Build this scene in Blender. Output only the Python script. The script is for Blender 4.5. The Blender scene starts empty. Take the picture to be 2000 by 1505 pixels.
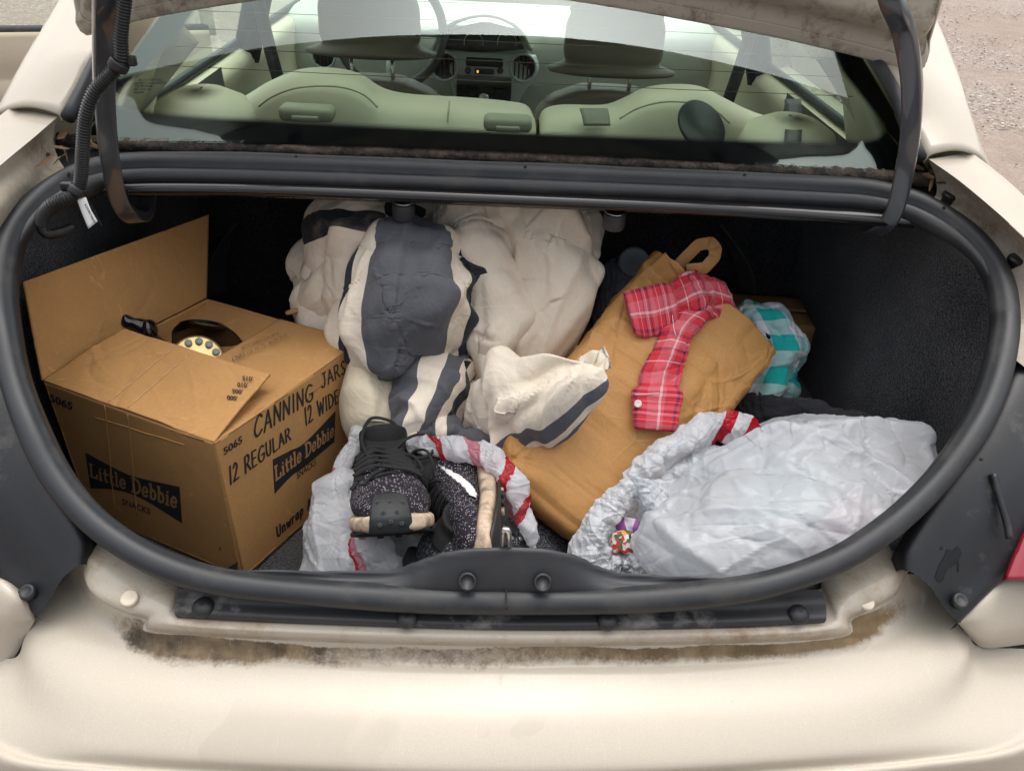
import bpy, bmesh, math, random
import numpy as np
from math import sin, cos, pi, radians, atan2, sqrt
from mathutils import Vector, Matrix, noise as mnoise

random.seed(7)
rng = np.random.default_rng(7)
sc = bpy.context.scene
col = sc.collection

# ------------------------------------------------------------------ camera
CAM_H, PITCH, YAW, ROLL = 1.42, radians(34.0), radians(2.2), radians(3.1)
FPX, CX, CY = 1504.0, 1000.0, 752.5
camd = bpy.data.cameras.new('camera')
cam = bpy.data.objects.new('camera', camd)
col.objects.link(cam)
sc.camera = cam
camd.sensor_fit = 'HORIZONTAL'
camd.sensor_width = 36.0
camd.lens = 36.0 * FPX / 2000.0
camd.clip_start = 0.02
camd.clip_end = 2000.0
CAM = np.array([0.0, 0.0, CAM_H])
_f = np.array([sin(YAW) * cos(PITCH), cos(YAW) * cos(PITCH), -sin(PITCH)])
_r = np.array([cos(YAW), -sin(YAW), 0.0])
_u = np.cross(_r, _f)
RIGHT = _r * cos(ROLL) + _u * sin(ROLL)
UP = _u * cos(ROLL) - _r * sin(ROLL)
FWD = _f
cam.matrix_world = Matrix(((RIGHT[0], UP[0], -FWD[0], 0.0),
                           (RIGHT[1], UP[1], -FWD[1], 0.0),
                           (RIGHT[2], UP[2], -FWD[2], CAM_H),
                           (0, 0, 0, 1)))
camd.dof.use_dof = False

# ------------------------------------------------------------------ light
SUN_EL, SUN_AZ = radians(72), radians(12)      # azimuth clockwise from +Y (the way the car points)
world = bpy.data.worlds.new('World')
sc.world = world
world.use_nodes = True
wn, wl = world.node_tree.nodes, world.node_tree.links
bg = wn['Background']
sky = wn.new('ShaderNodeTexSky')
sky.sky_type = 'NISHITA'
sky.sun_disc = False
sky.sun_elevation = SUN_EL
sky.sun_rotation = SUN_AZ
sky.air_density = 1.0
sky.dust_density = 7.0
sky.ozone_density = 1.0
hsv = wn.new('ShaderNodeHueSaturation')          # a bright veil of cloud takes most of the blue out
hsv.inputs['Saturation'].default_value = 0.35
wl.new(sky.outputs[0], hsv.inputs['Color'])
wl.new(hsv.outputs[0], bg.inputs[0])
bg.inputs[1].default_value = 0.15
sund = bpy.data.lights.new('sun', 'SUN')
sund.energy = 1.3
sund.angle = radians(135)
sund.color = (1.0, 0.965, 0.92)
sun = bpy.data.objects.new('sun', sund)
col.objects.link(sun)
_sd = Vector((sin(SUN_AZ) * cos(SUN_EL), cos(SUN_AZ) * cos(SUN_EL), sin(SUN_EL)))
sun.rotation_euler = _sd.to_track_quat('Z', 'Y').to_euler()
sun.location = (1, 4, 6)
sc.view_settings.view_transform = 'Standard'
sc.view_settings.look = 'None'
sc.view_settings.exposure = 0.72
sc.view_settings.gamma = 1.0
sc.render.engine = 'CYCLES'
sc.cycles.use_denoising = True
sc.cycles.max_bounces = 10
sc.cycles.transparent_max_bounces = 16
sc.cycles.sample_clamp_indirect = 8.0

# ------------------------------------------------------------------ points on the photograph's rays
def ray(px, py):
    return RIGHT * ((px - CX) / FPX) - UP * ((py - CY) / FPX) + FWD
def uy(px, py, Y):
    d = ray(px, py)
    return CAM + d * (Y / d[1])
def uz(px, py, Z):
    d = ray(px, py)
    return CAM + d * ((Z - CAM_H) / d[2])
# side profile of the boot opening: (y, z) of the seal, extruded across the car
PROF = [(.40, .62), (.575, .742), (.60, .765), (.70, .862), (.80, .93), (.92, .975), (1.04, 1.015), (1.14, 1.04), (1.20, 1.05), (1.5, 1.07)]
def up(px, py, dz=0.0, dy=0.0):
    d = ray(px, py)
    for (y0, z0), (y1, z1) in zip(PROF[:-1], PROF[1:]):
        y0 += dy; y1 += dy; z0 += dz; z1 += dz
        # CAM.z + d.z*t = z0 + m*(d.y*t - y0)
        m = (z1 - z0) / (y1 - y0)
        den = d[2] - m * d[1]
        if abs(den) < 1e-9:
            continue
        t = (z0 - m * y0 - CAM_H) / den
        Y = d[1] * t
        if t > 0 and y0 - 1e-6 <= Y <= y1 + 1e-6:
            return CAM + d * t
    return uz(px, py, PROF[-1][1] + dz)
A = np.array

# ------------------------------------------------------------------ numeric helpers
def crom(P, n, closed=False):
    """Catmull-Rom through P (k x d), resampled evenly to n points."""
    P = np.asarray(P, float)
    k = len(P)
    if k == 1:
        return np.repeat(P, n, 0)
    if closed:
        Q = np.vstack([P[-1], P, P[0], P[1]])
        segs = k
    else:
        Q = np.vstack([2 * P[0] - P[1], P, 2 * P[-1] - P[-2]])
        segs = k - 1
    out = []
    m = 24
    for i in range(segs):
        p0, p1, p2, p3 = Q[i:i + 4]
        t = np.linspace(0, 1, m, endpoint=False)[:, None]
        out.append(.5 * (2 * p1 + (p2 - p0) * t + (2 * p0 - 5 * p1 + 4 * p2 - p3) * t ** 2 + (3 * p1 - p0 - 3 * p2 + p3) * t ** 3))
    out.append((P[0] if closed else P[-1])[None])
    D = np.vstack(out)
    s = np.r_[0, np.cumsum(np.linalg.norm(np.diff(D[:, :min(3, D.shape[1])], axis=0), axis=1))]
    if s[-1] < 1e-12:
        return np.repeat(P[:1], n, 0)
    tt = np.linspace(0, s[-1], n + 1)[:-1] if closed else np.linspace(0, s[-1], n)
    return np.stack([np.interp(tt, s, D[:, j]) for j in range(D.shape[1])], 1)
def lin(P, n):
    P = np.asarray(P, float)
    s = np.r_[0, np.cumsum(np.linalg.norm(np.diff(P, axis=0), axis=1))]
    tt = np.linspace(0, s[-1], n)
    return np.stack([np.interp(tt, s, P[:, j]) for j in range(P.shape[1])], 1)
def unit(v):
    v = np.asarray(v, float)
    return v / (np.linalg.norm(v, axis=-1, keepdims=True) + 1e-12)
def nz(P, s=1.0, off=0.0, octv=1):
    P = np.asarray(P, float)
    sh = P.shape[:-1]
    Q = P.reshape(-1, 3) * s + off
    o = np.zeros(len(Q))
    a, f = 1.0, 1.0
    for k in range(octv):
        o += a * np.array([mnoise.noise((x * f + k * 7.1, y * f - k * 3.3, z * f)) for x, y, z in Q])
        a *= .5
        f *= 2.1
    return o.reshape(sh)
def worley(P, n, seed=0, st=(1, 1, 1)):
    """distance to the nearest of n scattered seeds, normalised: flat facets meeting in sharp creases"""
    r = np.random.default_rng(seed)
    Q = P.reshape(-1, 3) * A(st)
    S = Q[r.choice(len(Q), n, replace=False)]
    d = np.full(len(Q), 1e9)
    for s_ in S:
        d = np.minimum(d, ((Q - s_) ** 2).sum(1))
    d = np.sqrt(d)
    return (d / d.mean() - 1).reshape(P.shape[:-1])
def upsample(G, wrap):
    """double the resolution of a grid with 4-tap cubic midpoints"""
    if wrap:
        m = (9 * (G + np.roll(G, -1, 1)) - np.roll(G, 1, 1) - np.roll(G, -2, 1)) / 16
        H = np.stack([G, m], 2).reshape(G.shape[0], -1, 3)
    else:
        E_ = np.concatenate([2 * G[:, :1] - G[:, 1:2], G, 2 * G[:, -1:] - G[:, -2:-1]], 1)
        m = (9 * (E_[:, 1:-2] + E_[:, 2:-1]) - E_[:, :-3] - E_[:, 3:]) / 16
        H = np.zeros((G.shape[0], 2 * G.shape[1] - 1, 3)); H[:, ::2] = G; H[:, 1::2] = m
    E_ = np.concatenate([2 * H[:1] - H[1:2], H, 2 * H[-1:] - H[-2:-1]], 0)
    m = (9 * (E_[1:-2] + E_[2:-1]) - E_[:-3] - E_[3:]) / 16
    K = np.zeros((2 * H.shape[0] - 1,) + H.shape[1:]); K[::2] = H; K[1::2] = m
    return K
def creases(P, n, ln, wd, am, seed=0, wrap=True, outward=-1.0, soft=False, bias=None, neg=.5):
    """n short folds: each a sharp (or soft) ridge or valley of its own length, width and direction"""
    r = np.random.default_rng(seed)
    N = gnormals(P, wrap) * outward
    Q = P.reshape(-1, 3)
    Nf = N.reshape(-1, 3)
    h = np.zeros(len(Q))
    for k in range(n):
        i = r.integers(len(Q))
        c, nn = Q[i], Nf[i]
        t = r.normal(size=3)
        if bias is not None:
            t = t * .45 + A(bias) * r.choice((-1, 1))
        t = unit(t - nn * (t @ nn))
        b = np.cross(nn, t)
        L = ln[0] + (ln[1] - ln[0]) * r.random() ** 1.5
        w = wd[0] + (wd[1] - wd[0]) * r.random()
        a = (am[0] + (am[1] - am[0]) * r.random()) * (-1 if r.random() < neg else 1)
        cv = .25 * L * r.normal()
        R2 = (2.0 * L) ** 2
        ix = np.flatnonzero(((Q - c) ** 2).sum(1) < R2)
        d = Q[ix] - c
        s = d @ t
        x = d @ b + cv * (s / L) ** 2
        g = 1 / (1 + (x / w) ** 2) if soft else np.exp(-np.abs(x) / w)
        h[ix] += (np.abs(d @ nn) < L) * a * g * np.exp(-(s / L) ** 2) * np.clip(2 - np.abs(x) / L, 0, 1)
    return P + N * h.reshape(P.shape[:-1])[..., None]
def gnormals(G, wrap):
    if wrap:
        du = np.roll(G, -1, 1) - np.roll(G, 1, 1)
    else:
        du = np.gradient(G, axis=1)
    dv = np.gradient(G, axis=0)
    return unit(np.cross(du, dv))
def bblur(X, r, wrap):
    """box blur of a 2D field, r cells each way (u, v)"""
    ru, rv = r
    Y = np.concatenate([X[:, -ru:], X, X[:, :ru]], 1) if wrap else np.pad(X, ((0, 0), (ru, ru)), 'edge')
    c = np.cumsum(np.pad(Y, ((0, 0), (1, 0))), 1)
    Y = (c[:, 2 * ru + 1:] - c[:, :-2 * ru - 1]) / (2 * ru + 1)
    Y = np.pad(Y, ((rv, rv), (0, 0)), 'edge')
    c = np.cumsum(np.pad(Y, ((1, 0), (0, 0))), 0)
    return (c[2 * rv + 1:] - c[:-2 * rv - 1]) / (2 * rv + 1)
def crumple(G, wrap=False, ex=(.08, .08), amp=.004, scale=(25,), dmin=-.01, dmax=.01, iters=60, smooth=.06, seed=0.0,
            aniso=None, pin=None, outward=1.0, keep=.5, wide=.06, facets=()):
    """Cloth-like buckling: the sheet is given spare length (ex along u and v) and relaxed while it is held near
    its base shape, so that the spare length goes into folds."""
    N = gnormals(G, wrap) * outward
    W = G if aniso is None else G * np.asarray(aniso)
    h = 0
    for i, s in enumerate(scale):
        a = nz(W + .25 / s * nz(W, s * .7, seed + 31)[..., None], s, seed + i * 9.7)
        h = h + amp * (1 - 2.2 * np.abs(a)) / (1 + .7 * i)          # ridged: rounded crests, tight valleys
    for k, (n_, a_) in enumerate(facets):
        h = h + a_ * worley(W + .012 * nz(W, 30, seed)[..., None], n_, int(seed) + k)
    h = h - h.mean()
    nv, nu = G.shape[:2]
    su = np.linalg.norm(np.roll(G, -1, 1) - G, axis=-1)[:, :-1].mean()
    sv = np.linalg.norm(G[1:] - G[:-1], axis=-1).mean()
    rr = (max(2, min(nu // 3, int(wide / su))), max(2, min(nv // 3, int(wide / sv))))
    P = G + N * h[..., None]
    E = (ex[0] + ex[1]) / 2
    def get(X, s):
        if wrap:
            Y = X[s[0]]
            return Y if s[1] == 0 else np.roll(Y, -s[1], 1)
        return X[s]
    R = []
    for dv, du, e in [(0, 1, ex[0]), (1, 0, ex[1]), (1, 1, E), (1, -1, E)]:
        if wrap:
            a, b = (slice(0, nv - dv), 0), (slice(dv, nv), du)
        else:
            a, b = (slice(0, nv - dv), slice(max(0, -du), nu - max(0, du))), (slice(dv, nv), slice(max(0, du), nu + min(0, du)))
        R.append((a, b, np.linalg.norm(get(G, a) - get(G, b), axis=-1) * (1 + e)))
    for it in range(iters):
        acc = np.zeros_like(P)
        for a, b, r in R:
            d = get(P, b) - get(P, a)
            L = np.linalg.norm(d, axis=-1) + 1e-9
            c = (.5 * (1 - r / L))[..., None] * d
            if wrap:
                acc[a[0]] += c
                acc[b[0]] -= np.roll(c, b[1], 1)
            else:
                acc[a] += c
                acc[b] -= c
        P = P + acc * .32
        d = P - G
        if smooth > 0:
            lap = (np.roll(d, 1, 1) + np.roll(d, -1, 1) - 2 * d)
            if not wrap: lap[:, 0] = lap[:, -1] = 0
            lap[1:-1] += d[2:] + d[:-2] - 2 * d[1:-1]
            d = d + smooth * lap
        dn = (d * N).sum(-1)
        dt = d - dn[..., None] * N
        if it % 3 == 0:
            dn = dn - keep * bblur(dn, rr, wrap)                   # no overall swelling, only folds
        dn = np.clip(dn, dmin, dmax)
        P = G + N * dn[..., None] + dt * .985
        if pin is not None:
            P = G * pin[..., None] + P * (1 - pin[..., None])
    return P

# ------------------------------------------------------------------ object helpers
ORIG = {}
def bare(name, parent, origin):
    o = bpy.data.objects.new(name, None)
    col.objects.link(o)
    return o
def tag(o, label=None, cat=None, group=None, kind=None):
    if label: o['label'] = label
    if cat: o['category'] = cat
    if group: o['group'] = group
    if kind: o['kind'] = kind
    return o
def thing(name, loc, label, cat, group=None):
    o = bpy.data.objects.new(name, None)
    o.empty_display_size = .05
    col.objects.link(o)
    o.location = tuple(loc)
    ORIG[o] = np.array(loc, float)
    return tag(o, label, cat, group)
def link(name, me, mat, parent=None, origin=None):
    o = bpy.data.objects.new(name, me)
    col.objects.link(o)
    if mat is not None:
        for m in (mat if isinstance(mat, (list, tuple)) else [mat]):
            me.materials.append(m)
    if parent is not None:
        o.parent = parent
        origin = ORIG[parent]
    else:
        o.location = tuple(origin)
    ORIG[o] = np.array(origin, float)
    return o
def mk(name, V, F, mat, parent=None, smooth=True, uv=None, midx=None, origin=None):
    V = np.asarray(V, float).reshape(-1, 3)
    if parent is not None:
        origin = ORIG[parent]
    elif origin is None:
        origin = A([(V[:, 0].min() + V[:, 0].max()) / 2, (V[:, 1].min() + V[:, 1].max()) / 2, V[:, 2].min()])
    me = bpy.data.meshes.new(name)
    me.from_pydata((V - origin).tolist(), [], [tuple(f) for f in F])
    if uv is not None:
        lay = me.uv_layers.new(name='UVMap')
        vi = np.empty(len(me.loops), int)
        me.loops.foreach_get('vertex_index', vi)
        lay.data.foreach_set('uv', np.asarray(uv, float)[vi].ravel())
    if midx is not None:
        me.polygons.foreach_set('material_index', np.asarray(midx, int))
    if smooth:
        me.polygons.foreach_set('use_smooth', [True] * len(me.polygons))
    me.update()
    return link(name, me, mat, parent, origin)
def gridfaces(nv, nu, wrap=False, off=0):
    F = []
    m = nu if wrap else nu - 1
    for i in range(nv - 1):
        for j in range(m):
            k = (j + 1) % nu
            F.append((off + i * nu + j, off + i * nu + k, off + (i + 1) * nu + k, off + (i + 1) * nu + j))
    return F
def gmesh(name, G, mat, parent=None, wrap=False, thick=0.0, caps=False, smooth=True, uvscale=(1, 1), flip=False, origin=None):
    """grid mesh with UV; wrap: closed in u. caps: closes the first and last row."""
    nv, nu = G.shape[:2]
    V = G.reshape(-1, 3)
    uu, vv = np.meshgrid(np.linspace(0, 1, nu, endpoint=not wrap), np.linspace(0, 1, nv))
    uv = np.stack([uu * uvscale[0], vv * uvscale[1]], -1).reshape(-1, 2)
    F = gridfaces(nv, nu, wrap)
    if caps and wrap:
        V = np.vstack([V, G[0].mean(0), G[-1].mean(0)])
        uv = np.vstack([uv, [.5, 0], [.5, uvscale[1]]])
        a, b = nv * nu, nv * nu + 1
        for j in range(nu):
            k = (j + 1) % nu
            F.append((a, k, j))
            F.append((b, (nv - 1) * nu + j, (nv - 1) * nu + k))
    if flip:
        F = [f[::-1] for f in F]
    o = mk(name, V, F, mat, parent, smooth, uv, origin=origin)
    if thick:
        md = o.modifiers.new('thickness', 'SOLIDIFY')
        md.thickness = abs(thick)
        md.offset = -1 if thick > 0 else 1
    return o
def rows_grid(rows, nv, nu, vlin=False):
    R = np.stack([crom(r, nu) for r in rows])           # k x nu x 3
    f = lin if vlin else crom
    if len(rows) == 2:
        f = lin
    return np.stack([f(R[:, j], nv) for j in range(nu)], 1)
def patch(name, rows, mat, parent=None, nv=20, nu=40, thick=0.0, vlin=False, flip=False, **k):
    return gmesh(name, rows_grid(rows, nv, nu, vlin), mat, parent, thick=thick, flip=flip, **k)
def frames(P, closed=False, upv=(0, 0, 1)):
    P = np.asarray(P, float)
    T = unit(np.roll(P, -1, 0) - np.roll(P, 1, 0)) if closed else unit(np.gradient(P, axis=0))
    n = np.cross(np.cross(T[0], upv), T[0])
    if np.linalg.norm(n) < 1e-6:
        n = np.cross(T[0], (1, 0, 0.1))
    n = unit(n)
    Ns = [n]
    for i in range(1, len(P)):
        n = n - T[i] * (n @ T[i])
        n = unit(n)
        Ns.append(n)
    Ns = np.array(Ns)
    if closed:
        # spread the holonomy twist
        a = Ns[-1] - T[0] * (Ns[-1] @ T[0]); a = unit(a)
        b = np.cross(T[0], Ns[0])
        ang = atan2(a @ b, a @ Ns[0])
        for i in range(len(P)):
            t = -ang * i / len(P)
            B = np.cross(T[i], Ns[i])
            Ns[i] = Ns[i] * cos(t) + B * sin(t)
    return T, Ns, np.cross(T, Ns)
def sweep(name, P, prof, mat, parent=None, closed=False, upv=(0, 0, 1), scale=None, caps=True, fixed_up=None, smooth=True, **k):
    """sweep a closed 2D profile (a along N, b along B) on path P"""
    P = np.asarray(P, float)
    T, N, B = frames(P, closed, upv)
    if fixed_up is not None:
        B = unit(np.cross(T, np.asarray(fixed_up, float)[None]))
        N = unit(np.cross(B, T))
    prof = np.asarray(prof, float)
    s = np.ones(len(P)) if scale is None else np.asarray(scale, float)
    G = P[:, None] + (N[:, None] * prof[None, :, :1] + B[:, None] * prof[None, :, 1:]) * s[:, None, None]
    if closed:
        G = np.concatenate([G, G[:1]], 0)
    return gmesh(name, G, mat, parent, wrap=True, caps=caps and not closed, smooth=smooth, flip=True, **k)
def circ(r, n=10, r2=None):
    t = np.linspace(0, 2 * pi, n, endpoint=False)
    return np.stack([r * np.cos(t), (r2 or r) * np.sin(t)], 1)
def rrect(w, h, r, n=4):
    out = []
    for cx, cy, a0 in ((w / 2 - r, h / 2 - r, 0), (-w / 2 + r, h / 2 - r, pi / 2), (-w / 2 + r, -h / 2 + r, pi), (w / 2 - r, -h / 2 + r, 1.5 * pi)):
        for i in range(n + 1):
            a = a0 + (pi / 2) * i / n
            out.append((cx + r * cos(a), cy + r * sin(a)))
    return np.array(out)
def tube(name, P, r, mat, parent=None, n=10, closed=False, scale=None, **k):
    return sweep(name, P, circ(r, n), mat, parent, closed, scale=scale, **k)
def loft(rings, nv, nu, power=2.0):
    """rings: (center, a vector, b vector[, power]) -> closed grid nv x nu"""
    C = crom([r[0] for r in rings], nv)
    s0 = np.linspace(0, 1, len(rings))
    Av = crom([np.r_[r[1]] for r in rings], nv) if False else None
    # interpolate a and b with the arc-length parameter of C
    D = np.r_[0, np.cumsum([np.linalg.norm(A(rings[i + 1][0]) - A(rings[i][0])) for i in range(len(rings) - 1)])]
    D = D / D[-1]
    tt = np.linspace(0, 1, nv)
    def smoothint(vals):
        vals = np.asarray(vals, float)
        k = len(vals)
        o = np.zeros((nv, vals.shape[1]))
        m = np.gradient(vals, D, axis=0)
        for i, t in enumerate(tt):
            j = min(max(np.searchsorted(D, t) - 1, 0), k - 2)
            h = D[j + 1] - D[j]
            x = (t - D[j]) / h
            o[i] = ((2 * x ** 3 - 3 * x ** 2 + 1) * vals[j] + (x ** 3 - 2 * x ** 2 + x) * h * m[j]
                    + (-2 * x ** 3 + 3 * x ** 2) * vals[j + 1] + (x ** 3 - x ** 2) * h * m[j + 1])
        return o
    C = smoothint([r[0] for r in rings])
    a = smoothint([r[1] for r in rings])
    b = smoothint([r[2] for r in rings])
    pw = np.interp(tt, D, [(r[3] if len(r) > 3 else power) for r in rings])
    th = np.linspace(0, 2 * pi, nu, endpoint=False)
    G = np.zeros((nv, nu, 3))
    for i in range(nv):
        c, s = np.cos(th), np.sin(th)
        e = 2.0 / pw[i]
        cc = np.sign(c) * np.abs(c) ** e
        ss = np.sign(s) * np.abs(s) ** e
        G[i] = C[i] + cc[:, None] * a[i] + ss[:, None] * b[i]
    return G
def box_bm(bm, c, sx, sy, sz, R=None):
    R = np.eye(3) if R is None else R
    vs = []
    for x in (-.5, .5):
        for y in (-.5, .5):
            for z in (-.5, .5):
                vs.append(bm.verts.new(tuple(A(c) + R @ A([x * sx, y * sy, z * sz]))))
    for f in ((0, 1, 3, 2), (4, 6, 7, 5), (0, 4, 5, 1), (2, 3, 7, 6), (0, 2, 6, 4), (1, 5, 7, 3)):
        bm.faces.new([vs[i] for i in f])
def from_bm(name, bm, mat, parent=None, smooth=False, origin=None, bevel=0, seg=2):
    bmesh.ops.recalc_face_normals(bm, faces=bm.faces[:])
    if bevel:
        bmesh.ops.bevel(bm, geom=bm.edges[:], offset=bevel, segments=seg, affect='EDGES', profile=.5, clamp_overlap=True)
    V = [tuple(v.co) for v in bm.verts]
    bm.verts.index_update()
    F = [[v.index for v in f.verts] for f in bm.faces]
    bm.free()
    return mk(name, V, F, mat, parent, smooth, origin=origin)
def boxo(name, c, sx, sy, sz, mat, parent=None, R=None, bevel=0, seg=2, smooth=False):
    bm = bmesh.new()
    box_bm(bm, c, sx, sy, sz, R)
    return from_bm(name, bm, mat, parent, smooth or bevel > 0, bevel=bevel, seg=seg)
def lathe(name, c, axis, prof, mat, parent=None, n=20, smooth=True, ref=(0, 0, 1)):
    """prof: (r, h) along axis"""
    axis = unit(axis)
    x = np.cross(axis, ref)
    if np.linalg.norm(x) < 1e-3:
        x = np.cross(axis, (1, 0, 0))
    x = unit(x)
    y = np.cross(axis, x)
    th = np.linspace(0, 2 * pi, n, endpoint=False)
    G = np.stack([A(c) + axis * h + r * (np.cos(th)[:, None] * x + np.sin(th)[:, None] * y) for r, h in prof])
    return gmesh(name, G, mat, parent, wrap=True, caps=True, smooth=smooth)
def auto_smooth(o, deg=35):
    me = o.data
    me.set_sharp_from_angle(angle=radians(deg))
    return o

# ------------------------------------------------------------------ materials
class NT:
    def __init__(s, name):
        s.m = bpy.data.materials.new(name)
        s.m.use_nodes = True
        s.n, s.l = s.m.node_tree.nodes, s.m.node_tree.links
        s.b = s.n['Principled BSDF']
    def new(s, t, **k):
        x = s.n.new(t)
        for a, v in k.items():
            if a.startswith('i_'):
                key = a[2:]
                x.inputs[int(key) if key.isdigit() else key.replace('_', ' ')].default_value = v
            else:
                setattr(x, a, v)
        return x
    def set(s, **k):
        for a, v in k.items():
            s.b.inputs[a.replace('_', ' ')].default_value = v
        return s
    def to(s, out, inp):
        s.l.new(out, s.b.inputs[inp])
    def coord(s, kind='Object', scale=None, rot=None):
        t = s.new('ShaderNodeTexCoord')
        o = t.outputs[kind]
        if scale is not None or rot is not None:
            m = s.new('ShaderNodeMapping')
            s.l.new(o, m.inputs[0])
            if scale is not None: m.inputs['Scale'].default_value = scale
            if rot is not None: m.inputs['Rotation'].default_value = rot
            o = m.outputs[0]
        return o
    def noise(s, scale, vec=None, detail=4, rough=.55, dist=0.0):
        x = s.new('ShaderNodeTexNoise')
        x.inputs['Scale'].default_value = scale
        x.inputs['Detail'].default_value = detail
        x.inputs['Roughness'].default_value = rough
        x.inputs['Distortion'].default_value = dist
        if vec is not None: s.l.new(vec, x.inputs['Vector'])
        return x.outputs['Fac']
    def ramp(s, fac, stops, interp='LINEAR'):
        x = s.new('ShaderNodeValToRGB')
        cr = x.color_ramp
        cr.interpolation = interp
        while len(cr.elements) < len(stops): cr.elements.new(.5)
        for e, (p, c) in zip(cr.elements, stops):
            e.position = p
            e.color = (*c, 1) if len(c) == 3 else c
        s.l.new(fac, x.inputs[0])
        return x.outputs[0]
    def mathn(s, op, a, b=None, c=None, clamp=False):
        x = s.new('ShaderNodeMath', operation=op, use_clamp=clamp)
        for i, v in enumerate((a, b, c)):
            if v is None: continue
            if isinstance(v, (int, float)): x.inputs[i].default_value = v
            else: s.l.new(v, x.inputs[i])
        return x.outputs[0]
    def mix(s, fac, a, b, mode='MIX'):
        x = s.new('ShaderNodeMix', data_type='RGBA', blend_type=mode)
        for i, v in ((0, fac), (6, a), (7, b)):
            if isinstance(v, (int, float)): x.inputs[i].default_value = v
            elif isinstance(v, tuple): x.inputs[i].default_value = (*v, 1) if len(v) == 3 else v
            else: s.l.new(v, x.inputs[i])
        return x.outputs[2]
    def bump(s, h, strength=.3, dist=.002, normal=None):
        x = s.new('ShaderNodeBump')
        x.inputs['Strength'].default_value = strength
        x.inputs['Distance'].default_value = dist
        s.l.new(h, x.inputs['Height'])
        if normal is not None: s.l.new(normal, x.inputs['Normal'])
        s.l.new(x.outputs[0], s.b.inputs['Normal'])
        return x.outputs[0]
    def facet(s, scale, vec, dist=0.0):
        """height of randomly tilted flat facets (crumpled film, paper)"""
        if dist:
            n_ = s.new('ShaderNodeTexNoise', i_Scale=scale * .7)
            s.l.new(vec, n_.inputs['Vector'])
            k = s.new('ShaderNodeVectorMath', operation='SCALE'); k.inputs['Scale'].default_value = dist
            s.l.new(n_.outputs['Color'], k.inputs[0])
            a = s.new('ShaderNodeVectorMath', operation='ADD')
            s.l.new(vec, a.inputs[0]); s.l.new(k.outputs[0], a.inputs[1])
            vec = a.outputs[0]
        v = s.new('ShaderNodeTexVoronoi', i_Scale=scale)
        s.l.new(vec, v.inputs['Vector'])
        sc_ = s.new('ShaderNodeVectorMath', operation='SCALE'); sc_.inputs['Scale'].default_value = 1.0
        s.l.new(vec, sc_.inputs[0])
        d = s.new('ShaderNodeVectorMath', operation='SUBTRACT')
        s.l.new(sc_.outputs[0], d.inputs[0]); s.l.new(v.outputs['Position'], d.inputs[1])
        c = s.new('ShaderNodeVectorMath', operation='SUBTRACT'); c.inputs[1].default_value = (.5, .5, .5)
        s.l.new(v.outputs['Color'], c.inputs[0])
        o = s.new('ShaderNodeVectorMath', operation='DOT_PRODUCT')
        s.l.new(d.outputs[0], o.inputs[0]); s.l.new(c.outputs[0], o.inputs[1])
        return s.mathn('MULTIPLY', o.outputs['Value'], scale)
    def crackle(s, scale, vec, dist, width, mask_scale=6.0, lo=.45, hi=.6):
        """thin broken crease lines, 0..1"""
        n_ = s.new('ShaderNodeTexNoise', i_Scale=scale * .6, i_Detail=3.0)
        s.l.new(vec, n_.inputs['Vector'])
        k = s.new('ShaderNodeVectorMath', operation='SCALE'); k.inputs['Scale'].default_value = dist
        s.l.new(n_.outputs['Color'], k.inputs[0])
        a = s.new('ShaderNodeVectorMath', operation='ADD')
        s.l.new(vec, a.inputs[0]); s.l.new(k.outputs[0], a.inputs[1])
        v = s.new('ShaderNodeTexVoronoi', i_Scale=scale, feature='DISTANCE_TO_EDGE')
        s.l.new(a.outputs[0], v.inputs['Vector'])
        l = s.ramp(v.outputs['Distance'], [(0, (1, 1, 1)), (width, (0, 0, 0))])
        m = s.ramp(s.noise(mask_scale, vec, 3), [(lo, (0, 0, 0)), (hi, (1, 1, 1))])
        return s.mathn('MULTIPLY', l, m)
    def sep(s, v):
        x = s.new('ShaderNodeSeparateXYZ')
        s.l.new(v, x.inputs[0])
        return x.outputs
def pm(name, c, rough=.5, var=.12, vs=14, bump=0.0, bs=300, bd=.001, metallic=0.0, coat=0.0, spec=.5, detail=5, dust=None, dscale=6, dlo=.5, dhi=.75, sheen=0):
    t = NT(name)
    t.set(Roughness=rough, Metallic=metallic, Coat_Weight=coat, Specular_IOR_Level=spec)
    if sheen:
        t.set(Sheen_Weight=sheen, Sheen_Roughness=.6)
    co = t.coord()
    n = t.noise(vs, co, detail)
    lo = tuple(x * (1 - var) for x in c)
    hi = tuple(min(1, x * (1 + var)) for x in c)
    out = t.ramp(n, [(.3, lo), (.7, hi)])
    if dust:
        d = t.noise(dscale, co, 8, .7)
        f = t.ramp(d, [(dlo, (0, 0, 0)), (dhi, (1, 1, 1))])
        out = t.mix(f, out, dust)
        rr = t.mix(f, (rough,) * 3, (min(1, rough + .3),) * 3)
        t.to(rr, 'Roughness')
    t.to(out, 'Base Color')
    if bump:
        t.bump(t.noise(bs, co, 3), bump, bd)
    return t.m

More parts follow.
